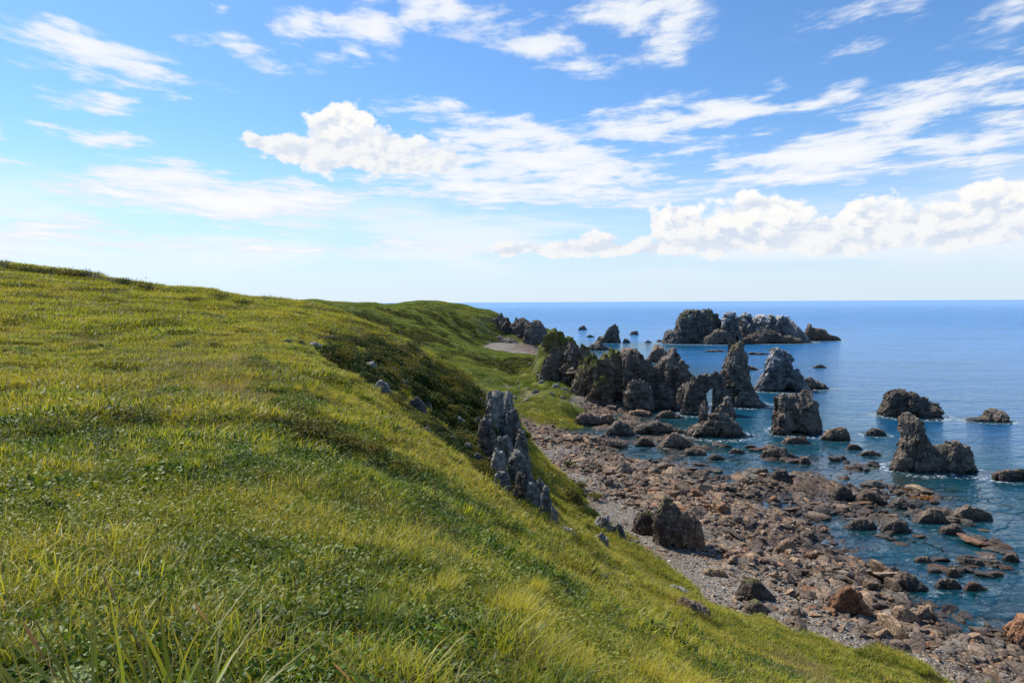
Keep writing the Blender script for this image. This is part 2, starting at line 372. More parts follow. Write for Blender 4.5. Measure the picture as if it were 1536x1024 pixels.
V = np.stack([GX, GY, GZ], -1).reshape(-1, 3)
isb = sstep(-.9, .5, gb - gh).ravel()                    # 1 = shore, 0 = hill
scr = gauss_blobs(GX, GY, SCRUB).ravel(); dlf = gauss_blobs(GX, GY, DARK_LEAF).ravel(); fdk = gauss_blobs(GX, GY, FARDARK).ravel()
bare = gauss_blobs(GX, GY, BARE).ravel(); clf = np.maximum(gauss_blobs(GX, GY, CLIFF), gauss_blobs(GX, GY, FARCLIFF)).ravel()
def ground_material():
    m, n, out = new_mat('ground')
    pos = n('ShaderNodeNewGeometry').outputs['Position']; nrm = n('ShaderNodeNewGeometry').outputs['Normal']
    sep = n('ShaderNodeSeparateXYZ', {0: pos}); z = sep.outputs[2]
    nz = n('ShaderNodeSeparateXYZ', {0: nrm}).outputs[2]
    n1 = n.noise(pos, .11, 5, .55); n2 = n.noise(pos, .8, 5, .6); n3 = n.noise(pos, 6, 4, .6)
    g = n.mix(n.ramp(n1, .38, .62), (.15, .165, .012), (.33, .275, .022))
    g = n.mix(n.ramp(n2, .45, .7), g, (.045, .08, .012))
    yy_ = sep.outputs[1]
    g = n.mix(n.math('MULTIPLY', n.ramp(yy_, 115, 150), .7), g, n.mix(n.ramp(n.noise(n('ShaderNodeMapping', {'Vector': pos, 'Rotation': (0, 0, .5), 'Scale': (.06, .02, .05)}).outputs[0], 1.0, 4, .55), .42, .58), (.06, .095, .014), (.21, .235, .03)))
    g = n.mix(n.math('MULTIPLY', n.ramp(n3, .5, .7), .6), g, (.26, .18, .05))
    g = n.mix(n.attr('scrub'), g, n.mix(n.ramp(n3, .4, .6), (.016, .022, .008), (.07, .055, .03)))
    g = n.mix(n.math('MULTIPLY', n.ramp(n3, .54, .38), .7), g, (.025, .035, .006))
    g = n.mix(n.math('MULTIPLY', n.attr('dleaf'), .8), g, (.02, .035, .008))
    fd = n.math('MULTIPLY', n.attr('fdark'), n.ramp(n2, .3, .55))
    g = n.mix(n.math('MULTIPLY', fd, .85), g, (.03, .055, .012))
    g = n.mix(n.math('MULTIPLY', n.attr('bare'), .7), g, (.15, .10, .045))
    # shore rock, dark to pinkish brown
    r1 = n.noise(pos, .35, 6, .6); r2 = n.noise(pos, 2.2, 6, .65)
    vor = n('ShaderNodeTexVoronoi', {'Vector': pos, 'Scale': 2.1, 'Randomness': 1.0}, feature='F1')
    vc = n('ShaderNodeSeparateColor', {0: vor.outputs['Color']}).outputs[0]
    r = n.mix(n.ramp(r2, .35, .7), (.05, .037, .027), (.25, .165, .105))
    r = n.mix(n.math('MULTIPLY', n.ramp(vc, .5, 1), .7), r, (.24, .17, .125))
    r = n.mix(n.math('MULTIPLY', n.ramp(r1, .55, .72), .45), r, (.17, .085, .035))
    # dry gravel higher on the beach
    peb = n('ShaderNodeTexVoronoi', {'Vector': pos, 'Scale': 7.5, 'Randomness': 1.0}, feature='F1')
    pc = n('ShaderNodeSeparateColor', {0: peb.outputs['Color']}).outputs[1]
    gv = n.mix(pc, (.26, .225, .18), (.50, .44, .365))
    gv = n.mix(n.ramp(peb.outputs['Distance'], .35, .6), gv, (.15, .125, .095))  # shade in the pits between pebbles, painted into the colour
    r = n.mix(n.math('MULTIPLY', n.ramp(z, .9, 1.7), n.ramp(r1, .3, .55, .35, 1)), r, gv)
    # wet and weedy near and below the waterline
    wet = n.ramp(z, .45, -.1)
    r = n.mix(n.math('MULTIPLY', wet, .55), r, (.03, .026, .016))
    r = n.mix(n.ramp(z, -.1, -1.2), r, (.05, .058, .035))
    # cliff rock
    cl = n.mix(n.ramp(r2, .4, .65), (.035, .033, .032), (.17, .16, .145))
    cm = n.math('MULTIPLY', n.attr('cliff'), n.ramp(n.math('ADD', n.noise(pos, .9, 5, .7), n.math('MULTIPLY', nz, -.35)), .05, .35), clamp=True)
    hillc = n.mix(cm, g, cl)
    steep = n.math('MULTIPLY', n.ramp(nz, .62, .42), n.ramp(n2, .35, .55))
    hillc = n.mix(n.math('MULTIPLY', steep, .7), hillc, cl)
    sm = n.ramp(n.math('ADD', n.attr('shore'), n.math('MULTIPLY', n.math('SUBTRACT', n2, .5), 1.6)), .35, .65)
    soil = n.math('MULTIPLY', n.math('MULTIPLY', n.ramp(n.attr('shore'), .02, .3), n.ramp(z, 12, 5)), n.ramp(n2, .38, .6))
    hillc = n.mix(n.math('MULTIPLY', soil, .85), hillc, n.mix(n.ramp(n3, .4, .6), (.11, .075, .045), (.26, .20, .14)))
    c = n.mix(sm, hillc, r)
    bmp = n('ShaderNodeBump', {'Height': n.math('ADD', n.math('MULTIPLY', r2, .5), n.math('ADD', n.math('MULTIPLY', n3, .3), n.math('MULTIPLY', peb.outputs['Distance'], -.15))), 'Strength': .8, 'Distance': .35})
    rough = n.math('SUBTRACT', .9, n.math('MULTIPLY', n.math('MULTIPLY', wet, sm), .5))
    b = n('ShaderNodeBsdfPrincipled', {'Base Color': c, 'Roughness': rough, 'Normal': bmp.outputs[0], 'Specular IOR Level': .3})
    n.l.new(b.outputs[0], out.inputs[0])
    return m
GFL = ('FLOAT',)
me = mesh_np('ground', V, grid_faces(len(ang), len(rad)), [ground_material()], smooth=True,
             attrs={'shore': ('FLOAT', isb.astype(np.float32)), 'scrub': ('FLOAT', scr.astype(np.float32)), 'dleaf': ('FLOAT', dlf.astype(np.float32)),
                    'fdark': ('FLOAT', fdk.astype(np.float32)), 'bare': ('FLOAT', bare.astype(np.float32)), 'cliff': ('FLOAT', clf.astype(np.float32))})
tag(link('ground', me), kind='structure')

# ------------------------------------------------------------------ sea
def sea_material():
    m, n, out = new_mat('sea_water')
    geo = n('ShaderNodeNewGeometry'); pos = geo.outputs['Position']
    dep = n.attr('depth')
    dist = n('ShaderNodeVectorMath', {0: pos}, operation='LENGTH').outputs['Value']
    mp = n('ShaderNodeMapping', {'Vector': pos, 'Rotation': (0, 0, math.radians(-12)), 'Scale': (.45, 1.0, 1)}).outputs[0]
    w1 = n.noise(mp, 1.6, 3, .55, .3); w2 = n.noise(mp, .42, 4, .6, .4); w3 = n.noise(mp, .07, 4, .55); w4 = n.noise(mp, 6, 2, .5)
    calm = n.ramp(dep, .0, 2.2, .25, 1.0)
    hgt = n.math('ADD', n.math('MULTIPLY', w1, .35), n.math('ADD', n.math('MULTIPLY', w2, .9), n.math('MULTIPLY', w4, .05)))
    hgt = n.math('ADD', hgt, n.math('MULTIPLY', w3, 2.2))
    hgt = n.math('MULTIPLY', hgt, calm)
    bmp = n('ShaderNodeBump', {'Height': hgt, 'Strength': 1.0, 'Distance': .42}).outputs[0]
    # water body colour: turquoise over shallow rock, deep blue outside, lighter far off
    patch = n.noise(mp, .035, 4, .6)
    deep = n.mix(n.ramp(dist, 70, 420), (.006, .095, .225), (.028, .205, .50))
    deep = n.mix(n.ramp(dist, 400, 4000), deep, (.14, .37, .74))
    deep = n.mix(n.math('MULTIPLY', n.ramp(patch, .42, .62), .45), deep, (.006, .11, .22))
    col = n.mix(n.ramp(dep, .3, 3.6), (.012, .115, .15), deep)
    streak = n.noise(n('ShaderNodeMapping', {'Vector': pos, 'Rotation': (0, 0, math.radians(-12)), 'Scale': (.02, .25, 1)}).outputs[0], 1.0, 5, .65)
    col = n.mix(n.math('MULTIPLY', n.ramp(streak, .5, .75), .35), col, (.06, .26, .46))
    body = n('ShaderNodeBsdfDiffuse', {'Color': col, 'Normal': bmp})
    tr = n('ShaderNodeBsdfTransparent', {'Color': (.80, .93, .95, 1)})
    opac = n.math('SUBTRACT', 1.0, n.math('POWER', 2.718, n.math('MULTIPLY', dep, -.62)))
    opac = n.math('MINIMUM', n.math('MAXIMUM', opac, .04), 1.0)
    inner = n('ShaderNodeMixShader', {0: opac, 1: tr.outputs[0], 2: body.outputs[0]})
    gl = n('ShaderNodeBsdfGlossy', {'Color': (.85, .93, 1, 1), 'Roughness': .09, 'Normal': bmp})
    fr = n('ShaderNodeFresnel', {'IOR': 1.33, 'Normal': bmp}).outputs[0]
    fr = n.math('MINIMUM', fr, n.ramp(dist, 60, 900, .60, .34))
    s = n('ShaderNodeMixShader', {0: fr, 1: inner.outputs[0], 2: gl.outputs[0]})
    # foam lace right at the rocks
    fo = n.noise(pos, 1.7, 5, .7)
    foam = n.math('MULTIPLY', n.attr('foam'), n.ramp(fo, .5, .64), clamp=True)
    s2 = n('ShaderNodeMixShader', {0: foam, 1: s.outputs[0], 2: n('ShaderNodeBsdfDiffuse', {'Color': (.75, .8, .82, 1)}).outputs[0]})
    n.l.new(s2.outputs[0], out.inputs[0])
    return m
sa = np.radians(np.concatenate([np.linspace(-180, -30, 30)[:-1], np.linspace(-30, 46, 620), np.linspace(46, 180, 30)[1:]]))
sr = np.concatenate([[15], np.exp(np.linspace(math.log(25), math.log(500), 620)), np.exp(np.linspace(math.log(500), math.log(60000), 40))[1:]])
SA, SR = np.meshgrid(sa, sr, indexing='ij'); SX = np.sin(SA) * SR; SY = np.cos(SA) * SR
sdep = np.full(SX.shape, 14.0); nr = SR < 520
sdep[nr] = -gh_fast(SX[nr], SY[nr])
SEA = dict(SX=SX, SY=SY, dep=np.clip(sdep, 0, 14), foam=np.zeros(SX.shape))

# ------------------------------------------------------------------ rock materials
def rock_material(name, dark, light, moss=0.0, mossz=0.5, guano=0.0, rust=0.0, wetline=True, grey=0.0, scale=1.0, mosscol=(.12, .13, .02)):
    m, n, out = new_mat(name)
    geo = n('ShaderNodeNewGeometry'); pos = geo.outputs['Position']
    tc = n('ShaderNodeTexCoord').outputs['Object']
    nz = n('ShaderNodeSeparateXYZ', {0: geo.outputs['Normal']}).outputs[2]
    z = n('ShaderNodeSeparateXYZ', {0: pos}).outputs[2]
    rnd = n('ShaderNodeObjectInfo').outputs['Random']
    tint = n.attr('tint')
    st = n('ShaderNodeMapping', {'Vector': tc, 'Rotation': (.5, .3, .4), 'Scale': (1, 1, 2.6)}).outputs[0]
    a = n.noise(st, .9 * scale, 7, .68, .2); b = n.noise(tc, 3.5 * scale, 6, .65); c = n.noise(tc, .35 * scale, 4, .5)
    f = n.ramp(n.math('ADD', n.math('MULTIPLY', a, .7), n.math('MULTIPLY', b, .3)), .36, .66)
    colr = n.mix(f, dark, light)
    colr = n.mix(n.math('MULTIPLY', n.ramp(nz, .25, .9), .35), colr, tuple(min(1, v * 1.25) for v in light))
    if rust: colr = n.mix(n.math('MULTIPLY', n.ramp(c, .5, .68), rust), colr, (.23, .105, .04))
    if grey: colr = n.mix(n.math('MULTIPLY', n.ramp(c, .42, .6), grey), colr, (.21, .21, .20))
    if moss:
        mk = n.math('ADD', n.math('MULTIPLY', nz, .6), n.math('ADD', n.attr('top'), n.math('SUBTRACT', c, .5)))
        mk = n.math('MULTIPLY', n.ramp(mk, mossz + .35, mossz + .7), moss, clamp=True)
        mc = n.mix(n.ramp(b, .4, .6), mosscol, tuple(v * .45 for v in mosscol))
        colr = n.mix(mk, colr, mc)
    if guano:
        gk = n.ramp(n.math('ADD', n.math('MULTIPLY', n.noise(tc, .55 * scale, 5, .7), 1.0), n.math('ADD', n.math('MULTIPLY', nz, .22), n.math('MULTIPLY', n.attr('top'), .12))), .69, .79)
        colr = n.mix(n.math('MULTIPLY', gk, guano), colr, (.42, .42, .41))
    # each stone a little lighter or darker than its neighbour
    br = n.math('ADD', .72, n.math('MULTIPLY', n.math('FRACT', n.math('ADD', rnd, tint)), .6))
    colr = n('ShaderNodeVectorMath', {0: colr, 1: n('ShaderNodeCombineXYZ', {0: br, 1: br, 2: br})}, operation='MULTIPLY').outputs[0]
    cr = n('ShaderNodeTexVoronoi', {'Vector': st, 'Scale': 1.3 * scale}, feature='DISTANCE_TO_EDGE').outputs['Distance']
    crack = n.ramp(cr, .0, .045, .45, 1.0)
    colr = n('ShaderNodeVectorMath', {0: colr, 1: n('ShaderNodeCombineXYZ', {0: crack, 1: crack, 2: crack})}, operation='MULTIPLY').outputs[0]
    rough = .88
    if wetline:
        band = n.math('ADD', z, n.math('MULTIPLY', n.math('SUBTRACT', b, .5), .5))
        wet = n.ramp(band, .80, .25)
        colr = n.mix(n.math('MULTIPLY', wet, .7), colr, (.020, .017, .012))
        rough = n.math('SUBTRACT', .88, n.math('MULTIPLY', wet, .45))
    hgt = n.math('ADD', n.math('MULTIPLY', a, .6), n.math('ADD', n.math('MULTIPLY', b, .3), n.math('MULTIPLY', n.ramp(cr, 0, .06), .15)))
    bmp = n('ShaderNodeBump', {'Height': hgt, 'Strength': .8, 'Distance': .35 / scale}).outputs[0]
    bs = n('ShaderNodeBsdfPrincipled', {'Base Color': colr, 'Roughness': rough, 'Normal': bmp, 'Specular IOR Level': .35})
    n.l.new(bs.outputs[0], out.inputs[0])
    return m
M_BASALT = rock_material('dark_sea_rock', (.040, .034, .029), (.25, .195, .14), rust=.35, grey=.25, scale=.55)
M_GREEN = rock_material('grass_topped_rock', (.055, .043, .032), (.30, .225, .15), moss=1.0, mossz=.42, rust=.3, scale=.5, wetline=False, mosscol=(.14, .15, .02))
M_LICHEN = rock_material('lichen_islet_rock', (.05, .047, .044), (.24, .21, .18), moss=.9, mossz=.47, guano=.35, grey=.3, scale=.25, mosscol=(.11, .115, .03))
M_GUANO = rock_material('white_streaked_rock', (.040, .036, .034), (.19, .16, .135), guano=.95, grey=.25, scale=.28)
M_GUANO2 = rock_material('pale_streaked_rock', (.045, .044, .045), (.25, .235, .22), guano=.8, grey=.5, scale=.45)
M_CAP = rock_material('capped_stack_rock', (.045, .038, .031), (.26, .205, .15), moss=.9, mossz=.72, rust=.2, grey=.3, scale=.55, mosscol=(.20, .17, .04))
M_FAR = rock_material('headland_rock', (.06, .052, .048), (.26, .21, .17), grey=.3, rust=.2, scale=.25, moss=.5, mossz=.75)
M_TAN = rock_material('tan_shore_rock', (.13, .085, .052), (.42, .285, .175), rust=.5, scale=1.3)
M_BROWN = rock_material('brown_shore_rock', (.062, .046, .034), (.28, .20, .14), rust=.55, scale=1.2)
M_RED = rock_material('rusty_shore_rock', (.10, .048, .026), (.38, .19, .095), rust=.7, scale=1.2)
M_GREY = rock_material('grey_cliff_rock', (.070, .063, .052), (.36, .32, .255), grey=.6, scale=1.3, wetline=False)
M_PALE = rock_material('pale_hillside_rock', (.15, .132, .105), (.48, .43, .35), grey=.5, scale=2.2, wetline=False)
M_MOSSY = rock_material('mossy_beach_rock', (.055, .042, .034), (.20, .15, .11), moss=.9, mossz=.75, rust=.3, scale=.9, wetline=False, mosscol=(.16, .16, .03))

# ------------------------------------------------------------------ crag builder
def dense(poly, n):
    poly = np.array(poly, float); s = np.r_[0, np.cumsum(np.linalg.norm(np.diff(poly, axis=0), axis=1))]
    t = np.linspace(0, s[-1], n)
    return np.c_[np.interp(t, s, poly[:, 0]), np.interp(t, s, poly[:, 1])]

def loft_mesh(name, xs, hs, depth, mat, seed, sink=1.2, rough=1.0, n=(110, 54), shear=0.0, base_flare=.25, blk=None, taper=.35):
    """a rock from its skyline (xs, hs metres): every skyline point carries an arch from front foot to back foot"""
    nu, nv = n
    sk = dense(np.c_[xs, np.maximum(hs, 0)], nu)
    x = sk[:, 0]; h = sk[:, 1] * (1 + .17 * rough * ridged(sk[:, 0] / (np.ptp(xs) * .11) + seed, sk[:, 0] * 0, seed * .7, 3, seed) - .02) + sink
    h[0] = h[-1] = .02
    xc = (x.min() + x.max()) / 2; hw = (x.max() - x.min()) / 2
    xn = np.clip((x - xc) / hw, -1, 1)
    hmx = h.max()
    D = depth * np.maximum(np.sqrt(1 - np.abs(xn) ** 2.6), .3) * (taper + (1 - taper) * (h / hmx))
    ph = np.linspace(math.pi, 0, nv)
    p = 2.6
    cy = np.sign(np.cos(ph)) * np.abs(np.cos(ph)) ** (2 / p); sz = np.abs(np.sin(ph)) ** (2 / p)
    X = np.repeat(x[:, None], nv, 1); Z = h[:, None] * sz[None] - sink; Yv = D[:, None] * cy[None]
    hr = np.clip((Z + sink) / hmx, 0, 1)
    Yv = Yv * (1 + base_flare * (1 - hr))
    X = xc + (X - xc) * (1 + base_flare * .35 * (1 - hr) ** 3)
    S = max(hmx, hw) * .5
    # the skyline wanders back and forth so that the body is no extrusion
    Yv = Yv + fbm(X / (hw * .55) + seed, Z * 0, seed * 1.7, 3, seed) * depth * .7 * (hr)
    X = X + shear * (Z + sink)
    Pn = np.stack([X, Yv, Z], -1)
    du = np.gradient(Pn, axis=0); dv = np.gradient(Pn, axis=1)
    N = np.cross(du, dv); N /= (np.linalg.norm(N, axis=-1, keepdims=True) + 1e-9)
    ctr = np.array([xc, 0, hmx * .3])
    if np.mean(((Pn - ctr) * N).sum(-1)) < 0: N = -N
    bs = blk or S * .62
    a1, a2, a3 = seed * 13.1, seed * 7.7, seed * 3.3
    # broken facets: every tilted cell is its own inclined plane, three sizes deep
    th = -.5 + (seed * 7 % 11) * .1
    U = (X * math.cos(th) + Z * math.sin(th)); Wc = (-X * math.sin(th) + Z * math.cos(th))
    dsp = 0
    for sc_, am, su, sw in ((1.0, .21, .62, 1.25), (.42, .11, .6, 1.6), (.17, .042, .8, 1.3)):
        wob = fbm(X / (bs * sc_) + a2, Yv / (bs * sc_), Z / (bs * sc_), 2, seed + 5) * .22
        cid, f1, f2, off = worley(U / (bs * sc_ * su) + a1 + wob, Yv / (bs * sc_ * su) + a2 - wob, Wc / (bs * sc_ * sw) + a3 + wob, seed + int(sc_ * 100))
        r1 = np.sin(cid * 97.0); r2 = np.sin(cid * 57.0 + 2); r3 = np.sin(cid * 31.0 + 1)
        dsp = dsp + ((cid - .5) * .8 + off[0] * (.5 + .6 * r1) + off[1] * r2 * .7 - off[2] * (.55 + .5 * r3)) * am * S
    dsp += fbm(X / (S * .6) + a3, Yv / (S * .6), Z / (S * .6), 3, seed + 4) * .10 * S + fbm(X / (S * .08), Yv / (S * .08), Z / (S * .08), 2, seed + 6) * .012 * S
    dsp = dsp - dsp.mean() - .03 * S
    amp = rough * (.45 + .55 * sstep(0, .18, hr) ) * np.minimum(1.0, .25 + .75 * h[:, None] / (hmx * .6))
    up = np.clip(N[..., 2], 0, 1)
    pr_ = np.random.default_rng(seed * 31 + 7)
    ex = np.array([hw, D.max(), hmx]); q = (Pn - np.array([xc, 0, hmx * .42 - sink])) / ex
    for _ in range(22):
        nn_ = np.array([pr_.normal(0, .55), pr_.choice([-1, -1, -1, 1]) * pr_.uniform(.5, 1), pr_.normal(.18, .38)]); nn_ /= np.linalg.norm(nn_)
        dd_ = pr_.uniform(.42, .72); c0 = pr_.uniform(-.55, .55); w_ = sstep(.62, .38, np.abs(q[..., 0] - c0))
        vv_ = (q * nn_).sum(-1) - dd_ - nn_[0] * c0 * .6
        q = q - nn_ * (np.maximum(vv_, 0) * .85 * w_)[..., None]
    Pn = q * ex + np.array([xc, 0, hmx * .42 - sink])
    Pn = Pn + N * (dsp * amp * (1 - .6 * up))[..., None]
    Pn[..., 2] = np.maximum(Pn[..., 2], -sink - .4)
    V = Pn.reshape(-1, 3)
    Fq = grid_faces(nu, nv)[:, ::-1]
    fl = np.arange(nu) * nv
    v00, v01, v10 = V[Fq[:, 0]], V[Fq[:, 1]], V[Fq[:, 3]]
    top = np.clip((V[:, 2]) / max(hs.max(), .1), 0, 1)
    q = Fq
    nn = np.cross(V[q[:, 1]] - V[q[:, 0]], V[q[:, 3]] - V[q[:, 0]]); cc = V[q].mean(1) - ctr
    if (nn * cc).sum(1).mean() < 0: Fq = Fq[:, ::-1]
    i_ = np.arange(nu - 1) * nv; cap = np.stack([i_, i_ + nv, i_ + 2 * nv - 1, i_ + nv - 1], -1)
    Fq = np.concatenate([Fq, cap])
    return mesh_np(name, V, Fq, [mat], smooth=False, attrs={'top': ('FLOAT', top.astype(np.float32))})

WATER_ROCKS = []
def crag(name, label, cat, pieces, base, mat, seed, group=None, zb=0.0, rough=1.0, sink=1.2, foam=.6, n=(110, 54), Y=None, part_names=None):
    """pieces: list of dict(sky=[(px,py)...], d=depth metres, dy=offset behind, x.. ) ; base = (px, py) of the foot"""
    b = Pz(base[0], base[1], zb) if Y is None else P(base[0], base[1], Y)
    d0 = pieces[0].get('d', 4.0)
    Yc = b[1] + d0 * .85
    root_loc = np.array([P(base[0], base[1], Yc)[0], Yc, zb])
    multi = len(pieces) > 1
    root = None
    if multi:
        root = bpy.data.objects.new(name, None); COL.objects.link(root); root.location = root_loc; root.empty_display_size = .5
        tag(root, label, cat, group)
    for i, pc in enumerate(pieces):
        dy = pc.get('dy', 0.0); Yp = Yc + dy
        q = np.array([P(px, py, Yp) for px, py in pc['sky']])
        xs = q[:, 0] - root_loc[0]; hs = q[:, 2] - zb; lift = 0.0; sk_ = sink
        if 'lift' in pc: lift = P(pc['sky'][0][0], pc['lift'], Yp)[2] - zb; hs = hs - lift; sk_ = .15
        me = loft_mesh(pc.get('name', name), xs, hs, pc.get('d', d0), pc.get('mat', mat), seed + i * 3, sink=sk_, rough=pc.get('rough', rough), n=pc.get('n', n), blk=pc.get('blk'), base_flare=pc.get('flare', .25), taper=pc.get('taper', .35))
        if multi:
            o = link(pc.get('name', 'spire'), me, root, (0, dy, lift))
        else:
            o = tag(link(name, me, None, root_loc), label, cat, group)
        if foam and zb < .2:
            WATER_ROCKS.append((root_loc[0] + (xs.min() + xs.max()) / 2, Yp, (xs.max() - xs.min()) / 2, pc.get('d', d0), foam))
    return root_loc

exec_order = []
# ------------------------------------------------------------------ sea stacks and islets
G_ISL = 'rocks of the far islet row'
crag('islet', 'dome shaped islet with green top, left end of the far islet row', 'islet',
     [dict(name='dome', sky=[(996, 520), (998, 508), (1002, 499), (1012, 496), (1016, 486), (1024, 475), (1035, 469.5), (1050, 469), (1063, 470), (1072, 476), (1079, 482), (1086, 488), (1092, 498), (1096, 508), (1100, 520)], d=14, mat=M_LICHEN, taper=.5),
      dict(name='shoulder', sky=[(1050, 521), (1058, 508), (1070, 500), (1082, 497), (1094, 503), (1106, 512), (1112, 521)], d=8, dy=-10, mat=M_BASALT)],
     (1048, 519), M_LICHEN, 3, rough=.8, n=(150, 64))
crag('rock_pinnacle', 'blunt dark pinnacle with a white ledge beside the green domed islet', 'rock',
     [dict(sky=[(1080, 520), (1083, 500), (1085, 482), (1089, 476), (1096, 473.5), (1102, 475), (1106, 484), (1108, 500), (1112, 520)], d=8)],
     (1096, 520), M_GUANO, 7, rough=.8)
crag('islet', 'jagged islet white with bird droppings, right of the narrow gap in the far row', 'islet',
     [dict(name='ridge', sky=[(1104, 519), (1107, 500), (1112, 482), (1117, 475), (1121, 480), (1125, 488), (1132, 482), (1140, 478), (1147, 480), (1153, 484), (1158, 477), (1160, 485), (1168, 481), (1176, 478), (1184, 481), (1190, 489), (1197, 498), (1204, 507), (1212, 518)], d=12, taper=.5),
      dict(name='ledge', sky=[(1112, 521), (1122, 506), (1140, 500), (1160, 502), (1180, 508), (1196, 512), (1206, 520)], d=7, dy=-9, mat=M_BASALT)],
     (1158, 519), M_GUANO, 12, rough=.9, n=(160, 60))
crag('rock', 'low brown rock tapering to the sea at the right end of the far islet row', 'rock',
     [dict(sky=[(1204, 517), (1207, 505), (1209, 495), (1213, 491), (1217, 497), (1226, 497), (1236, 498), (1241, 506), (1250, 508), (1256, 511), (1260, 517)], d=7)],
     (1230, 516), M_BROWN, 19, rough=.7)
def small(sky, base, label, mat=M_BASALT, d=3.0, seed=5, cat='rock', name='rock', **k):
    crag(name, label, cat, [dict(sky=sky, d=d)], base, mat, seed, n=(70, 36), **k)
small([(893, 516), (898, 508), (908, 503), (914, 493), (921, 489), (926, 490), (927, 500), (931, 516)], (912, 516), 'steep triangular dark rock in the sea behind the green topped ridge', d=5, seed=23)
small([(867, 497), (870, 491), (876, 489), (881, 496)], (874, 496), 'small pointed rock farthest out, left of the triangular sea rock', d=3, seed=24)
small([(879, 507), (884, 503), (892, 506)], (885, 507), 'flat low skerry just left of the triangular sea rock', d=3, seed=25)
small([(944, 504), (948, 499), (956, 498), (958, 504)], (951, 504), 'blocky little rock in open sea right of the triangular rock', d=3, seed=26)
small([(934, 517), (937, 509), (941, 510), (946, 517)], (940, 516), 'dark tooth of rock close beside the triangular sea rock', d=2.5, seed=27)
small([(967, 516), (972, 512), (978, 516)], (972, 516), 'left one of two tiny skerries before the green domed islet', d=2, seed=28)
small([(984, 515), (989, 511), (994, 515)], (989, 515), 'right one of two tiny skerries before the green domed islet', d=2, seed=29)
small([(1052, 532), (1064, 528), (1076, 528), (1092, 531)], (1072, 531), 'flat pale reef just left of the tall stack top', M_BROWN, d=1.6, seed=30)
small([(1120, 537), (1126, 532), (1140, 533), (1150, 534), (1154, 537)], (1137, 536), 'flat reef in the sea right of the tall stack top', M_BROWN, d=1.8, seed=31)
small([(1150, 530), (1156, 527), (1166, 528), (1174, 531)], (1162, 530), 'low skerry behind the white streaked stack', d=2, seed=32)
small([(1218, 557), (1224, 552), (1232, 551), (1240, 557)], (1229, 557), 'low rock in open water right of the white streaked stack', d=1.5, seed=33)
small([(1115, 560), (1120, 551), (1128, 553), (1138, 559)], (1126, 559), 'low dark rock in the water behind the tall stack', d=2.5, seed=34)
crag('sea_stack', 'pointed sea stack streaked white and grey with two dark horns on top', 'sea stack',
     [dict(name='peak', sky=[(1132, 592), (1138, 574), (1147, 565), (1150, 548), (1154, 536), (1159, 537), (1162, 528), (1166, 526), (1170, 533), (1179, 534), (1183, 542), (1185, 556), (1192, 562), (1197, 556), (1204, 570), (1210, 582), (1214, 592)], d=4.2, taper=.5),
      dict(name='foot', sky=[(1192, 588), (1204, 572), (1216, 571), (1226, 577), (1236, 581), (1243, 587)], d=2.2, dy=2.5, mat=M_BASALT)],
     (1172, 592), M_GUANO2, 41, n=(140, 80), rough=.8)
crag('sea_stack', 'tallest slender sea stack with a small grassy cap at the end of the crag chain', 'sea stack',
     [dict(name='tower', sky=[(1077, 614), (1081, 590), (1084, 563), (1090, 545), (1092, 528), (1094, 519), (1102, 515), (1112, 518), (1118, 527), (1119, 542), (1117, 553), (1122, 572), (1129, 592), (1138, 604), (1148, 613)], d=4.0, taper=.45, rough=.6, mat=M_CAP),
      dict(name='buttress', sky=[(1098, 620), (1104, 600), (1110, 590), (1122, 594), (1132, 602), (1145, 612), (1150, 618)], d=2.2, dy=-3.0)],
     (1108, 614), M_BASALT, 45, n=(150, 90))
crag('rock_arch', 'natural rock arch joining the big brown crag to the tall stack', 'rock',
     [dict(name='pillar', sky=[(1066, 626), (1067, 600), (1069, 575), (1073, 562), (1082, 558), (1087, 575), (1088, 600), (1090, 626)], d=1.8, rough=.55, flare=.05),
      dict(name='pillar', sky=[(1020, 626), (1024, 600), (1030, 578), (1040, 566), (1048, 570), (1055, 590), (1058, 605), (1060, 626)], d=2.2, rough=.55, flare=.02),
      dict(name='lintel', sky=[(1034, 580), (1038, 570), (1046, 566), (1056, 564), (1068, 561), (1082, 566), (1086, 580)], d=1.8, rough=.8, n=(80, 40), lift=588)],
     (1055, 626), M_BASALT, 50, n=(80, 60), sink=.4)
crag('sea_rock', 'craggy dark rock with a split spike in the water before the tall stack', 'rock',
     [dict(name='body', sky=[(1028, 660), (1034, 645), (1046, 640), (1056, 632), (1066, 622), (1078, 616), (1090, 622), (1100, 634), (1108, 646), (1114, 661)], d=3.6),
      dict(name='spike', sky=[(1047, 655), (1048, 630), (1050, 610), (1055, 604), (1060, 614), (1059, 640), (1060, 655)], d=1.0, dy=.4, rough=.35, n=(60, 50)),
      dict(name='spike', sky=[(1068, 650), (1072, 620), (1082, 606), (1092, 600), (1098, 606), (1100, 625), (1102, 650)], d=1.6, dy=.8, rough=.6, n=(70, 50))],
     (1072, 661), M_BASALT, 54, n=(120, 70))
crag('sea_stack', 'massive block shaped dark stack with a slanting broken top', 'sea stack',
     [dict(name='block', sky=[(1160, 656), (1164, 640), (1165, 610), (1164, 598), (1170, 595), (1180, 600), (1192, 598), (1200, 592), (1208, 591), (1215, 594), (1217, 604), (1224, 608), (1226, 625), (1230, 650), (1232, 656)], d=3.6, taper=.7, rough=.6, flare=.1),
      dict(name='foot', sky=[(1158, 659), (1161, 647), (1168, 645), (1176, 650), (1182, 659)], d=1.2, dy=-2.6, mat=M_BROWN, n=(60, 40))],
     (1196, 657), M_BASALT, 61, n=(130, 90))
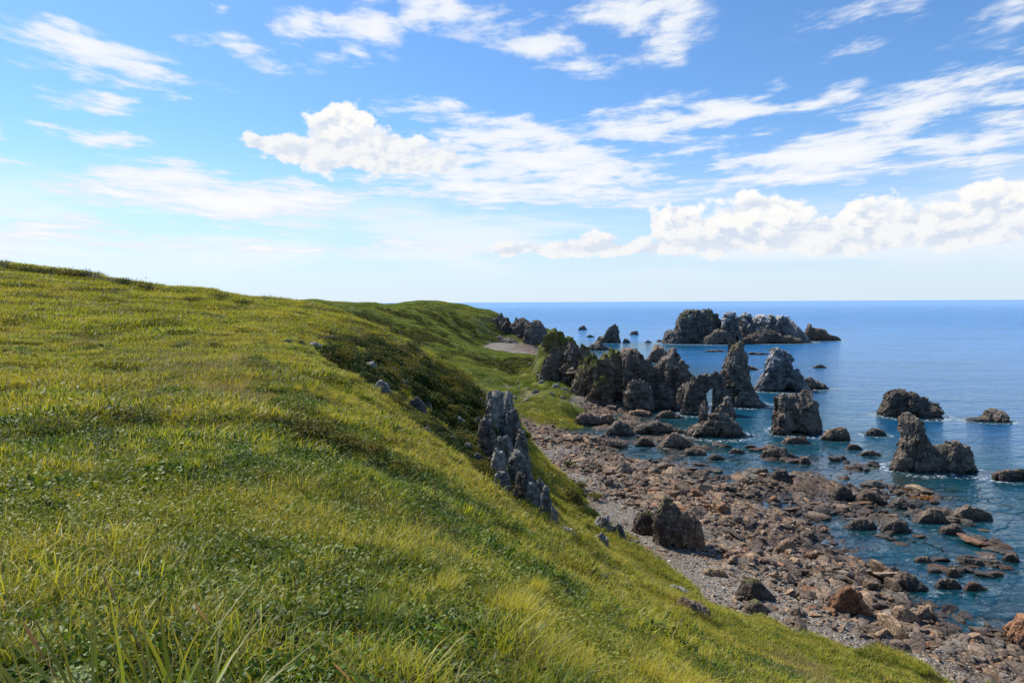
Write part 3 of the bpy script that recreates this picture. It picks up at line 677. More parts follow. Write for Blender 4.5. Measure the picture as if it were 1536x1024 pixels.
crag('sea_rock', 'broad dark rock alone in the sea right of centre, sloping down to its right', 'rock',
     [dict(sky=[(1321, 632), (1325, 618), (1328, 602), (1336, 592), (1348, 590), (1360, 593), (1370, 592), (1380, 600), (1390, 606), (1398, 611), (1407, 620)], d=4.2)],
     (1362, 634), M_BASALT, 66)
crag('sea_rock', 'low dark rock with a flat left tail near the right edge of the sea', 'rock',
     [dict(sky=[(1447, 641), (1456, 635), (1468, 634), (1478, 631), (1482, 624), (1492, 621), (1502, 625), (1508, 638)], d=2.6)],
     (1480, 641), M_BASALT, 69, n=(80, 44))
crag('sea_stack', 'sharp pointed sea stack standing nearest on the right', 'sea stack',
     [dict(sky=[(1334, 716), (1340, 700), (1346, 682), (1350, 665), (1352, 645), (1353, 636), (1362, 633), (1374, 637), (1382, 655), (1390, 668), (1396, 684), (1402, 700), (1408, 716)], d=2.8, taper=.45)],
     (1370, 717), M_BASALT, 72, rough=.7, n=(150, 110))
crag('sea_rock', 'squat craggy rock leaning against the right side of the sharp near stack', 'rock',
     [dict(sky=[(1394, 716), (1398, 690), (1404, 679), (1414, 674), (1420, 669), (1434, 671), (1446, 674), (1453, 682), (1456, 700), (1460, 717)], d=2.6, taper=.6)],
     (1428, 719), M_BASALT, 76, rough=.8, n=(120, 90))
small([(1489, 718), (1500, 712), (1512, 713), (1524, 711), (1540, 712), (1560, 718), (1575, 730)], (1528, 731), 'low weedy rock cut by the right edge beyond the near stack', M_BROWN, d=1.6, seed=79, name='sea_rock')
small([(1296, 659), (1302, 651), (1312, 648), (1322, 651), (1328, 658)], (1312, 660), 'low dark rock in the sea left of the broad sea rock', d=1.5, seed=80, name='sea_rock')

# ------------------------------------------------------------------ the crag chain behind the cove
crag('rocky_knoll', 'steep knoll with yellow green grass on its crest left of the crag chain', 'rock',
     [dict(name='crest', sky=[(818, 560), (824, 512), (832, 500), (842, 501), (850, 506), (858, 511), (872, 519), (884, 529), (894, 542), (900, 560), (905, 590)], d=4.5, dy=6, mat=M_GREEN, rough=.8, taper=.5),
      dict(name='spur', sky=[(806, 580), (814, 556), (824, 536), (832, 541), (838, 566), (842, 584)], d=3.2, dy=-2, mat=M_BASALT, rough=1.0),
      dict(name='buttress', sky=[(848, 602), (858, 580), (868, 560), (878, 541), (888, 534), (894, 546), (892, 570), (888, 602)], d=3.4, dy=-7.5, mat=M_GREEN, rough=.9),
      dict(name='rib', sky=[(836, 590), (842, 560), (850, 535), (856, 522), (864, 530), (866, 560), (868, 590)], d=3, dy=-3, mat=M_BASALT, rough=1.0)],
     (850, 598), M_GREEN, 81, zb=1.2, n=(150, 80), foam=0)
crag('crag', 'high crag with a grassy saddle and one sheer shadowed face', 'rock',
     [dict(name='face', sky=[(886, 606), (892, 570), (898, 545), (904, 531), (916, 527), (926, 530), (931, 540), (936, 560), (939, 585), (944, 608)], d=5.5, mat=M_GREEN, rough=.6, taper=.6),
      dict(name='shoulder', sky=[(872, 608), (884, 588), (894, 572), (906, 566), (914, 580), (918, 608)], d=3, dy=-5, mat=M_GREEN)],
     (915, 608), M_GREEN, 86, zb=.8, n=(130, 80), foam=0)
crag('crag', 'broad brown crag of stepped blocks in the middle of the chain', 'rock',
     [dict(name='block', sky=[(926, 614), (930, 575), (932, 545), (940, 533), (952, 531), (964, 540), (976, 551), (988, 552), (996, 570), (1002, 614)], d=6, rough=.9, taper=.6),
      dict(name='block', sky=[(932, 616), (938, 590), (948, 575), (962, 572), (974, 580), (980, 616)], d=3, dy=-5, rough=.9)],
     (965, 614), M_BASALT, 91, zb=.4, n=(140, 80), foam=.3)
crag('crag', 'sharp peaked crag right of the stepped crag', 'rock',
     [dict(name='peak', sky=[(974, 616), (980, 575), (986, 556), (996, 543), (1006, 533), (1014, 530), (1020, 540), (1028, 552), (1034, 566), (1040, 580), (1046, 616)], d=6, rough=.85, taper=.5),
      dict(name='slab', sky=[(1008, 622), (1012, 600), (1018, 585), (1030, 576), (1038, 584), (1042, 600), (1044, 622)], d=2.6, dy=-4.5, rough=.6)],
     (1014, 616), M_BASALT, 95, zb=.2, n=(140, 80), foam=.4)
crag('boulder', 'huge smooth dark boulder at the foot of the peaked crag', 'boulder',
     [dict(sky=[(974, 616), (978, 596), (988, 584), (1000, 582), (1012, 588), (1020, 600), (1024, 616)], d=3.2, rough=.35, taper=.6)],
     (1000, 617), M_BASALT, 99, zb=.1, foam=0, n=(90, 60))
small([(968, 546), (974, 536), (980, 525), (988, 521), (996, 525), (1001, 534), (1006, 546)], (987, 546), 'rounded tan rock in the water behind the peaked crag', M_BROWN, d=5, seed=101, name='sea_rock')
small([(924, 545), (930, 530), (940, 524), (952, 526), (962, 536), (968, 548)], (945, 546), 'brown hump rising behind the stepped crag', M_BROWN, d=6, seed=102, name='crag')
small([(880, 525), (888, 517), (900, 514), (908, 520), (914, 528)], (897, 527), 'low dark reef behind the grassy knoll', d=5, seed=103, name='sea_rock')

crag('crag', 'long broken wall joining the crags of the chain behind the tidal inlet', 'rock',
     [dict(sky=[(868, 600), (878, 566), (890, 548), (905, 542), (922, 550), (938, 544), (952, 540), (968, 552), (985, 562), (1000, 556), (1014, 552), (1026, 565), (1040, 576), (1050, 600)], d=4.5)],
     (960, 604), M_BASALT, 107, zb=.3, n=(220, 70), foam=0, rough=1.0)
# ------------------------------------------------------------------ far headland crags
for k, (sky, base, lab) in enumerate([
    ([(700, 505), (708, 488), (716, 474), (722, 470), (730, 478), (736, 492), (742, 508)], (720, 508), 'grey crag at the inland end of the far headland cliff'),
    ([(728, 512), (736, 490), (744, 474), (752, 471), (760, 480), (766, 496), (772, 512)], (750, 512), 'dark blocky crag in the middle of the far headland cliff'),
    ([(758, 516), (764, 494), (774, 479), (784, 480), (794, 482), (800, 496), (806, 514)], (782, 515), 'broad crag near the seaward end of the far headland'),
    ([(784, 515), (792, 494), (800, 483), (808, 482), (814, 488), (818, 497), (822, 504), (830, 512)], (808, 512), 'outermost blunt crag at the tip of the far headland'),
    ([(716, 520), (728, 508), (742, 503), (756, 506), (770, 510), (786, 520)], (750, 520), 'low rubble ridge at the foot of the far headland cliff')]):
    crag('headland_crag', lab, 'rock', [dict(sky=sky, d=12)], base, M_FAR, 110 + k * 4, zb=P(base[0], base[1], [352, 350, 345, 338, 335][k])[2], Y=[352, 350, 345, 338, 335][k], n=(110, 60), foam=0, group='crags of the far headland', sink=4)

# ------------------------------------------------------------------ mid rocks in the tidal pools
MID = [
 ([(861, 628), (872, 618), (884, 620), (898, 626), (912, 622), (924, 630), (930, 640)], (895, 641), 2.2, M_BROWN, 'long ribbed rock left of the tidal inlet', 120),
 ([(905, 655), (914, 640), (926, 632), (938, 634), (946, 645), (950, 656)], (928, 657), 2.0, M_BASALT, 'ribbed dark hump at the mouth of the tidal inlet', 123),
 ([(946, 652), (956, 640), (970, 636), (984, 634), (1000, 638), (1012, 645), (1026, 648), (1030, 652)], (985, 655), 2.0, M_BASALT, 'long dark ledge ending in a pale slab in the inlet', 126),
 ([(950, 672), (956, 660), (966, 656), (976, 662), (982, 672)], (966, 673), 1.4, M_BROWN, 'rounded brown rock in the inlet below the long ledge', 129),
 ([(984, 675), (994, 662), (1004, 654), (1014, 650), (1022, 658), (1034, 664), (1042, 674)], (1012, 678), 1.7, M_BROWN, 'peaked brown rock in the inlet before the split spike rock', 132),
 ([(1022, 684), (1028, 676), (1042, 674), (1054, 678), (1058, 684)], (1040, 687), 1.2, M_BROWN, 'flat topped slab at the right end of the inlet rocks', 135),
 ([(902, 668), (908, 662), (922, 662), (938, 668), (940, 672)], (922, 675), 1.2, M_BROWN, 'low flat brown rock at the left of the inlet', 138),
 ([(938, 625), (946, 618), (960, 616), (974, 620), (980, 627)], (958, 628), 1.5, M_TAN, 'tan rock pile at the foot of the stepped crag', 141),
 ([(982, 627), (990, 620), (1004, 618), (1018, 626), (1024, 630)], (1004, 631), 1.4, M_BROWN, 'tan topped rock below the smooth dark boulder', 144),
 ([(1060, 690), (1068, 684), (1080, 686), (1086, 692)], (1072, 694), .8, M_BROWN, 'rounded low rock in the shallows right of the inlet', 147),
 ([(1090, 682), (1100, 676), (1112, 678), (1116, 683)], (1102, 685), .8, M_BROWN, 'small crusted reef in the shallows before the split spike rock', 150),
 ([(1136, 692), (1146, 680), (1160, 676), (1174, 674), (1180, 682), (1196, 690)], (1164, 693), 1.4, M_BASALT, 'dark ragged reef in front of the block shaped stack', 153),
 ([(1170, 670), (1178, 662), (1192, 659), (1208, 660), (1215, 668)], (1192, 671), .9, M_TAN, 'tan layered rock at the foot of the block shaped stack', 156),
 ([(1230, 662), (1238, 652), (1252, 647), (1268, 648), (1272, 656), (1258, 664)], (1250, 667), 1.1, M_TAN, 'pair of tan rounded rocks right of the block shaped stack', 159),
 ([(1266, 680), (1274, 671), (1286, 672), (1292, 680)], (1278, 681), .8, M_BROWN, 'small brown rock alone in the water below the tan rounded pair', 162),
 ([(1284, 688), (1296, 682), (1310, 682), (1322, 688)], (1303, 690), .7, M_TAN, 'flat tan slab awash left of the sharp near stack', 165),
 ([(1127, 716), (1136, 707), (1148, 706), (1154, 716)], (1140, 718), .8, M_TAN, 'tan pointed boulder left of the dark shelf in the shallows', 168),
 ([(1150, 735), (1156, 718), (1166, 708), (1176, 710), (1184, 724), (1190, 736)], (1168, 738), 1.2, M_BASALT, 'domed dark boulder on the shelf in the shallows', 171),
 ([(1196, 700), (1202, 690), (1210, 690), (1215, 701)], (1206, 702), .8, M_BROWN, 'small upright rock behind the dark shelf', 174),
 ([(1184, 721), (1190, 711), (1198, 712), (1203, 722)], (1193, 723), .8, M_TAN, 'squarish tan boulder on the sea side of the dark shelf', 177),
 ([(1244, 756), (1250, 740), (1260, 732), (1272, 736), (1278, 750), (1284, 757)], (1262, 760), 1.2, M_BASALT, 'ragged dark rock rising from the shelf', 180),
 ([(1280, 764), (1286, 748), (1298, 740), (1312, 742), (1320, 752), (1328, 764)], (1302, 766), 1.5, M_BROWN, 'rounded brown rock on the shelf left of the orange weed', 183),
 ([(1324, 768), (1336, 758), (1350, 752), (1366, 760), (1378, 768)], (1350, 771), 1.4, M_BASALT, 'dark rock between the orange weed and the wide shelf', 186),
 ([(1262, 800), (1272, 788), (1288, 780), (1304, 784), (1312, 800)], (1288, 803), 1.3, M_BASALT, 'low dark rock at the left of the scattered shelf', 189),
 ([(1316, 806), (1326, 790), (1342, 784), (1356, 790), (1364, 804)], (1340, 808), 1.2, M_BASALT, 'wide dark rock in the middle of the scattered shelf', 190),
 ([(1364, 792), (1378, 778), (1394, 768), (1408, 772), (1416, 786)], (1390, 794), 1.2, M_BROWN, 'furrowed brown rock in the scattered shelf below the orange weed', 192),
 ([(1420, 788), (1432, 772), (1448, 764), (1466, 770), (1484, 777), (1478, 786)], (1448, 790), 1.1, M_BROWN, 'seaward tip rock of the scattered shelf', 194),
 ([(1404, 808), (1414, 796), (1430, 792), (1444, 806)], (1424, 811), .8, M_BROWN, 'furrowed rock awash below the tip of the shelf', 196),
 ([(1330, 888), (1340, 872), (1352, 864), (1368, 870), (1384, 884), (1388, 892)], (1358, 896), 1.1, M_BROWN, 'furrowed oval rock awash off the gravel beach', 195),
 ([(1396, 886), (1406, 876), (1422, 872), (1436, 882), (1438, 890)], (1416, 893), .7, M_BROWN, 'layered brown rock awash right of the furrowed oval rock', 198),
 ([(1436, 852), (1442, 844), (1466, 846), (1474, 854)], (1455, 857), .6, M_BROWN, 'flat dark rock awash far right off the beach', 201),
 ([(1416, 872), (1418, 860), (1428, 858), (1436, 866), (1438, 873)], (1427, 874), .5, M_TAN, 'small domed tan rock awash off the beach', 204),
 ([(1438, 890), (1452, 880), (1466, 882), (1478, 892)], (1458, 895), .5, M_RED, 'reddish flat rock awash off the beach', 207),
 ([(1500, 845), (1508, 837), (1520, 838), (1526, 850)], (1513, 852), .5, M_BROWN, 'low crusted rock awash by the right edge', 210),
 ([(1368, 848), (1374, 842), (1388, 840), (1394, 850)], (1381, 852), .5, M_TAN, 'pale tan stone awash in the dark blue shallows', 213),
 ([(1505, 975), (1510, 952), (1530, 936), (1560, 930), (1590, 950), (1600, 985)], (1545, 990), 1.6, M_RED, 'reddish rock cut by the right edge above the gravel beach', 216),
]
for sky, base, d, mat, lab, sd in MID:
    c = Pz(base[0], base[1], 0)
    crag('shore_rock', lab, 'rock', [dict(sky=sky, d=d)], base, mat, sd, zb=-.05, sink=.5, n=(76, 44), foam=.15, rough=.75)

# ------------------------------------------------------------------ rocks on land
def land(sky, base, d, mat, lab, seed, name='rock', n=(90, 54), rough=.6, taper=.5, sink=.8, flare=.2):
    b = hit(*base)
    crag(name, lab, 'rock', [dict(sky=sky, d=d, taper=taper, flare=flare)], base, mat, seed, zb=b[2], Y=b[1], sink=sink, foam=0, n=n, rough=rough)
def cliff(sky, base, Y, d, mat, lab, seed, n=(90, 90), rough=.7, taper=.7):
    Y = min(Y, hit(*base)[1] + .3); z = P(base[0], base[1], Y)[2]; d = d * .95 * min(1, Y / 45)
    crag('cliff_rock', lab, 'rock', [dict(sky=sky, d=d, taper=taper, flare=.12)], base, mat, seed, zb=z, Y=Y, sink=.6, foam=0, n=n, rough=rough * .6, group='rocks of the near cliff')
cliff([(726, 655), (728, 620), (730, 600), (733, 588), (742, 583), (758, 584), (768, 591), (767, 604), (766, 625), (764, 655)], (746, 657), 60, 1.9, M_GREY, 'pale grey block crowning the near cliff', 230)
cliff([(752, 690), (754, 650), (758, 625), (764, 612), (774, 614), (780, 632), (779, 655), (784, 690)], (768, 692), 57, 1.6, M_GREY, 'tall grey slab below the crowning block of the near cliff', 233)
cliff([(756, 735), (760, 700), (764, 680), (776, 675), (788, 690), (796, 712), (802, 738)], (780, 740), 53, 1.4, M_GREY, 'dark grey slab halfway down the near cliff', 236)
cliff([(776, 770), (780, 742), (784, 726), (796, 722), (806, 738), (812, 770)], (795, 772), 49, 1.1, M_GREY, 'steep grey slab low on the near cliff', 239)
cliff([(806, 776), (808, 752), (812, 732), (819, 728), (824, 742), (828, 775)], (817, 778), 46, .6, M_GREY, 'upright pale finger of rock at the bottom of the near cliff', 242)
cliff([(820, 790), (823, 768), (826, 758), (832, 766), (837, 792)], (829, 792), 44, .4, M_PALE, 'thin pale blade of rock beneath the finger of rock', 245)
cliff([(735, 740), (738, 718), (744, 706), (756, 708), (764, 728), (766, 744)], (750, 745), 52, .9, M_GREY, 'broken grey rock on the left flank of the near cliff', 248)
land([(886, 800), (890, 784), (900, 774), (910, 778), (916, 795), (918, 806)], (902, 806), 1.1, M_GREY, 'weathered grey slab half sunk in the turf above the beach', 251)
land([(908, 812), (912, 792), (924, 784), (932, 790), (936, 815)], (922, 815), .9, M_GREY, 'leaning grey slab at the upper edge of the beach', 254)
land([(880, 818), (884, 808), (898, 800), (908, 806), (908, 818)], (895, 819), .7, M_PALE, 'flat pale block lying on the turf above the beach', 257)
crag('mossy_crag', 'tall mossy crag standing on the beach with a dark shadowed side', 'rock',
     [dict(name='tower', sky=[(978, 826), (980, 795), (984, 765), (990, 752), (1000, 750), (1010, 760), (1014, 775), (1018, 800), (1022, 828)], d=1.7, mat=M_MOSSY, rough=.6, taper=.7, flare=.1),
      dict(name='block', sky=[(1006, 830), (1010, 790), (1014, 772), (1026, 769), (1040, 774), (1048, 784), (1048, 805), (1054, 830)], d=1.6, dy=-.2, mat=M_BROWN, rough=.6, taper=.7, flare=.1)],
     (1012, 830), M_MOSSY, 260, zb=hit(1012, 830)[2], Y=hit(1012, 830)[1], foam=0, n=(100, 90), sink=.5)
crag('mossy_crag', 'shorter mossy rock just left of the tall mossy crag', 'rock',
     [dict(sky=[(945, 806), (950, 785), (956, 772), (968, 768), (980, 776), (984, 806)], d=1.4, rough=.8)],
     (965, 806), M_MOSSY, 266, zb=hit(965, 806)[2], Y=hit(965, 806)[1], foam=0, sink=.5, n=(90, 60))
LANDR = [
 ([(1240, 930), (1246, 905), (1256, 890), (1268, 884), (1284, 892), (1296, 915), (1300, 930)], (1270, 932), .9, M_RED, 'rust red angular boulder at the top of the gravel beach', 270),
 ([(1336, 940), (1340, 918), (1352, 914), (1368, 925), (1372, 942)], (1354, 944), .7, M_TAN, 'tan boulder with a black shadowed face near the water', 273),
 ([(1368, 930), (1376, 916), (1392, 914), (1398, 930)], (1383, 933), .6, M_TAN, 'rounded tan boulder right of the black faced boulder', 276),
 ([(1302, 945), (1306, 930), (1320, 926), (1332, 940), (1334, 948)], (1318, 949), .6, M_BROWN, 'flat brown boulder left of the black faced boulder', 279),
 ([(1096, 905), (1104, 890), (1114, 876), (1130, 870), (1144, 884), (1158, 905)], (1126, 908), 1.0, M_MOSSY, 'dark ribbed outcrop with yellow lichen at the turf edge', 282),
 ([(1108, 925), (1118, 908), (1132, 904), (1144, 912), (1152, 926)], (1130, 928), .8, M_MOSSY, 'lower ribbed outcrop below the dark ribbed outcrop', 285),
 ([(1176, 928), (1184, 916), (1196, 914), (1204, 930)], (1190, 931), .6, M_BROWN, 'dark wedge of rock on the upper gravel', 288),
 ([(1158, 832), (1166, 818), (1180, 812), (1190, 824), (1192, 834)], (1174, 835), .8, M_TAN, 'large tan slab tilted up in the rubble field', 291),
 ([(1050, 862), (1060, 855), (1080, 856), (1086, 868)], (1068, 869), .6, M_TAN, 'tan slab where the turf meets the beach', 294),
 ([(1000, 912), (1020, 898), (1044, 906), (1060, 922)], (1032, 926), .5, M_TAN, 'flat tan ledge showing through the turf', 297),
 ([(992, 884), (1004, 878), (1020, 884), (1030, 892)], (1010, 894), .4, M_PALE, 'pale ledge in the turf above the flat tan ledge', 300),
]
for sky, base, d, mat, lab, sd in LANDR: land(sky, base, d, mat, lab, sd, n=(80, 50), sink=.4, rough=.5)
HILLR = [
 ([(458, 520), (464, 511), (474, 509), (484, 516), (490, 524)], (474, 523), .5, 'pale slab breaking the turf at the head of the gully', 310),
 ([(490, 528), (498, 524), (512, 532), (524, 541)], (506, 538), .4, 'second pale slab just below the head of the gully', 313),
 ([(560, 588), (564, 572), (572, 567), (582, 576), (586, 590)], (574, 592), .35, 'smooth rounded pale rock jutting from the gully edge', 316),
 ([(560, 632), (564, 622), (578, 622), (588, 636)], (574, 638), .3, 'broken pale rocks in the dark scrub below the rounded rock', 319),
 ([(586, 650), (588, 643), (597, 644), (600, 652)], (593, 653), .2, 'little pale stone under the broken pale rocks', 322),
 ([(706, 738), (709, 724), (716, 724), (725, 738)], (716, 741), .3, 'small black stone perched on the bright grass slope', 325),
 ([(838, 800), (842, 790), (856, 794), (862, 806)], (851, 807), .35, 'smooth pale oval stone on the turf beneath the cliff', 328),
 ([(792, 870), (795, 853), (802, 854), (809, 870)], (801, 873), .13, 'grey upright stone in the weeds of the near slope', 331),
 ([(897, 882), (899, 862), (907, 864), (915, 886)], (907, 890), .35, 'dark grey slab sunk in the slope right of the grey upright stone', 334),
 ([(886, 920), (889, 908), (897, 906), (903, 920)], (895, 923), .16, 'small dark stone low on the near slope', 337),
 ([(712, 802), (714, 794), (722, 794), (728, 800)], (720, 803), .1, 'little white stone on the near slope', 340),
 ([(610, 612), (614, 598), (626, 592), (636, 606), (640, 618)], (626, 620), .7, 'dark rock showing through the gully scrub', 343),
 ([(540, 556), (548, 542), (560, 540), (568, 554)], (554, 558), .7, 'grey rock high in the gully scrub', 346),
]
for sky, base, d, lab, sd in HILLR:
    mt = M_BASALT if 'black' in lab or 'dark' in lab else M_PALE
    land(sky, base, d, mt, lab, sd, n=(48, 32), sink=.12 if d < .4 else .3, rough=.6)

for k, (px, py, r) in enumerate([(797, 548, .9), (806, 560, .6), (799, 566, .5), (812, 575, .8), (820, 562, .5), (790, 585, .6), (803, 590, .9), (778, 583, .5), (834, 582, 1.0), (846, 586, .8), (838, 576, .5), (826, 592, .6), (770, 598, .6), (790, 602, .8), (815, 598, .5), (842, 598, .6), (776, 574, .4)]):
    q = hit(px, py); w_ = r * .9; Yq = q[1]; hw_ = w_ * 1024 / Yq * 1.2
    lab = ['tiny', 'small', 'broad', 'larger', 'pointed', 'flat', 'broad'][k % 7] + ' pale stone on the cove meadow ' + ['uppermost', 'high up near the knoll', 'high on the cliff side', 'midway near the knoll', 'right under the knoll', 'left of centre', 'in the centre', 'left edge', 'near the beach rocks at right', 'rightmost by the crag', 'beside the knoll foot', 'centre right', 'lowest left corner', 'bottom centre', 'bottom right of centre', 'bottom right corner', 'upper left part'][k]
    land([(px - hw_, py), (px - hw_ * .5, py - hw_ * .7), (px + hw_ * .3, py - hw_ * .8), (px + hw_, py)], (px, py + 1), w_ * .7, M_PALE, lab, 350 + k, n=(24, 18), sink=.15, name='stone')

BR = [(432, 512, 14, 8), (452, 516, 12, 9), (528, 540, 12, 8), (572, 556, 14, 10), (590, 560, 12, 12), (604, 582, 16, 14), (618, 575, 10, 9), (640, 612, 14, 14), (655, 590, 12, 10), (664, 628, 16, 16), (676, 606, 12, 12),
      (690, 640, 16, 16), (704, 618, 14, 14), (716, 640, 12, 16), (722, 612, 12, 16), (700, 676, 14, 14), (716, 694, 16, 16), (734, 700, 14, 14), (676, 664, 12, 12), (660, 690, 12, 9), (706, 704, 12, 10), (742, 752, 12, 10), (762, 770, 12, 10), (786, 790, 10, 9), (640, 650, 12, 12), (720, 670, 12, 14)]
WORDS = ['jagged', 'split', 'blunt', 'leaning', 'slabby', 'broken', 'pointed', 'cracked']
for k, (px, py, w_, h_) in enumerate(BR):
    q = hit(px, py); dm_ = max(.25, w_ * q[1] / 1024 * .5)
    mt = [M_GREY, M_BASALT, M_GREY, M_PALE][k % 4]
    col_ = {'M_GREY': 'grey'}.get('x', ['grey', 'dark', 'grey', 'pale'][k % 4])
    where = 'at the head of the gully' if py < 545 else 'on the upper spur face' if py < 600 else 'on the middle spur face' if py < 650 else 'on the lower spur face' if py < 720 else 'below the spur face beside the bright turf'
    land([(px - w_ * .6, py), (px - w_ * .45, py - h_ * .6), (px - w_ * .1, py - h_), (px + w_ * .25, py - h_ * .8), (px + w_ * .6, py)], (px, py + 1), dm_, mt, f'{WORDS[(k * 3) % 8]} {col_} rock {where}, ' + ['left one', 'low one', 'high one', 'middle one', 'right one'][k % 5], 400 + k * 2, n=(44, 34), sink=.4, name='outcrop', rough=.8)

cliff([(712, 690), (716, 655), (720, 630), (728, 622), (738, 632), (744, 660), (746, 692)], (728, 694), 57, 1.4, M_BASALT, 'dark fissured rock on the shaded left side of the near cliff', 460)
cliff([(738, 700), (742, 672), (748, 655), (758, 650), (766, 668), (770, 700)], (754, 702), 56, 1.2, M_GREY, 'grey buttress beneath the crowning block', 463)
cliff([(764, 760), (768, 725), (776, 705), (786, 715), (792, 745), (796, 765)], (780, 766), 50.5, 1.1, M_BASALT, 'dark buttress beside the low grey slab', 466)

cliff([(728, 720), (734, 690), (742, 672), (752, 676), (758, 700), (762, 722)], (744, 724), 60, 1.2, M_PALE, 'pale fractured slab on the shaded flank of the near cliff', 470)
cliff([(768, 700), (772, 660), (778, 640), (786, 650), (790, 680), (796, 704)], (782, 706), 60, 1.0, M_GREY, 'thin tall grey slab on the seaward corner of the near cliff', 473)
cliff([(794, 752), (798, 728), (806, 716), (814, 728), (818, 754)], (806, 756), 60, .9, M_GREY, 'angular grey rock above the finger of rock', 476)
cliff([(762, 705), (766, 680), (776, 668), (786, 684), (790, 706)], (776, 708), 60, 1.0, M_PALE, 'pale middle slab of the near cliff', 479)

# flat half drowned reef rocks between the pools
rrg = np.random.default_rng(41)
# ------------------------------------------------------------------ loose boulders
def ico(sub):
    import bmesh
    bm = bmesh.new(); bmesh.ops.create_icosphere(bm, subdivisions=sub, radius=1.0)
    V = np.array([v.co[:] for v in bm.verts]); Fc = np.array([[v.index for v in f.verts] for f in bm.faces]); bm.free()
    return V / np.linalg.norm(V, axis=1, keepdims=True), Fc
ICO = {k: ico(k) for k in (1, 2, 3, 4)}
def cut_rock(sub, rng, flat=.6, ncut=11, jag=.03):
    D, Fc = ICO[sub]
    nr_ = rng.normal(size=(ncut, 3)); nr_ /= np.linalg.norm(nr_, axis=1, keepdims=True)
    dist = rng.uniform(.52, .92, ncut)
    dot = D @ nr_.T
    r = np.min(np.where(dot > .05, dist[None] / np.maximum(dot, .05), 9), axis=1)
    r = np.minimum(r, 1.25)
    Vv = D * r[:, None]
    if jag: Vv = Vv + D * (fbm(D[:, 0] * 2.5 + nr_[0, 0] * 50, D[:, 1] * 2.5, D[:, 2] * 2.5, 3, 3) * jag * 3)[:, None]
    Vv = Vv * np.array([1.0, rng.uniform(.6, .95), flat * rng.uniform(.7, 1.25)])
    return Vv, Fc
brng = np.random.default_rng(5)
KINDS = [('tan', M_TAN), ('brown', M_BROWN), ('rust red', M_RED), ('dark grey', M_BASALT)]
VARS = {}
for kn, km in KINDS:
    for v in range(5):
        Vv, Fc = cut_rock(3, brng, .55, 12)
        VARS[(kn, v)] = mesh_np('boulder', Vv, Fc, [km])
# spread over the shore in the world
NB = 26000
bx = brng.uniform(-6, 75, NB * 3); by = brng.uniform(30, 150, NB * 3)
_, bh_, bb_ = height(bx, by, detail=False, parts=True)
gz = gh_fast(bx, by)
clus = fbm(bx / 9, by / 6, 0, 3, 71)
rr_ = np.sqrt(bx ** 2 + by ** 2)
dens = sstep(-.75, .1, bb_) * (1 - sstep(1.15, 1.75, bb_) * .55 * (by < 62) - sstep(1.5, 2.3, bb_) * .7 * (by >= 62)) * (bh_ < bb_ + .3) * (.35 + sstep(-.25, .25, clus)) * sstep(170, 60, rr_)
dens = np.where(bb_ < -.05, np.maximum(dens, .5 * sstep(-1.6, -.3, bb_) * sstep(130, 60, rr_)) * .26, dens)
keep = brng.uniform(size=len(bx)) < dens * .85
bx, by, gz, bb_, clus, rr_ = [a[keep][:NB] for a in (bx, by, gz, bb_, clus, rr_)]
size = .18 * brng.uniform(.02, 1, len(bx)) ** (-.42) * (1 + .5 * sstep(0, .4, clus)) * (1 - .55 * sstep(1.2, 2.2, bb_))
size = np.minimum(size, 1.3)
show = size / rr_ * (gz + size * .6 > .05)
infr = (np.abs(bx / by) < .73)
order = np.argsort(-(show * infr))
big = order[:285]
colr = brng.choice(4, len(bx), p=[.28, .42, .07, .23])
SHAPES = ['flat', 'squared', 'wedge shaped', 'rounded', 'long']
ZONES = []
for i, k in enumerate(big):
    x, y, g, s = bx[k], by[k], gz[k], size[k]
    kn, km = KINDS[colr[k]]; v = int(brng.integers(5))
    o = link('boulder', VARS[(kn, v)], None, (x, y, g + s * .12))
    f = brng.uniform(.7, 1.15)
    o.scale = (s * brng.uniform(.9, 1.3), s * f, s * brng.uniform(.7, 1.1))
    o.rotation_euler = (brng.normal(0, .28), brng.normal(0, .28), brng.uniform(0, 6.28))
    sz = 'big' if s > .6 else ('middling' if s > .4 else 'small')
    px = 768 + x / y * 1024
    if g < .02: place = 'lying in the shallows ' + ('beyond the gravel beach at the right edge' if px > 1380 else 'before the near sea stacks' if px > 1230 else 'of the tidal inlet' if y > 85 else 'beside the dark shelves')
    elif bb_[k] > 1.45: place = 'on the dry gravel ' + ('at the foot of the turf' if y < 55 else 'below the near cliff' if y < 85 else 'by the grassy valley mouth')
    else: place = 'in the rubble ' + ('nearest the bottom right corner' if y < 44 else 'between mossy crag and rust red boulder' if y < 56 else 'seaward of the mossy crag' if y < 70 else 'between near cliff and tidal inlet' if y < 92 else 'in front of the crag chain')
    tag(o, f'{sz} {kn} boulder {place}', 'boulder', 'loose boulders along the shore')
rest = order[285:]
REEF = [(885, 632), (1010, 640), (1100, 668), (1240, 690), (1330, 705), (1420, 760), (1490, 800), (1520, 905), (1430, 890), (1370, 850), (1300, 800), (1180, 770), (1050, 725), (960, 690)]
rp = np.random.default_rng(43).uniform((870, 625), (1536, 930), (2600, 2)); rp = rp[in_poly(rp[:, 0], rp[:, 1], REEF)]
cl_ = fbm(rp[:, 0] / 55, rp[:, 1] / 16, 0, 3, 73); rp = rp[cl_ > .02][:110]
FLATS = {}
for kn, km in KINDS:
    for v in range(4):
        Vv, Fc = cut_rock(3, brng, .42, 14, .05); FLATS[(kn, v)] = mesh_np('reef_rock', Vv, Fc, [km])
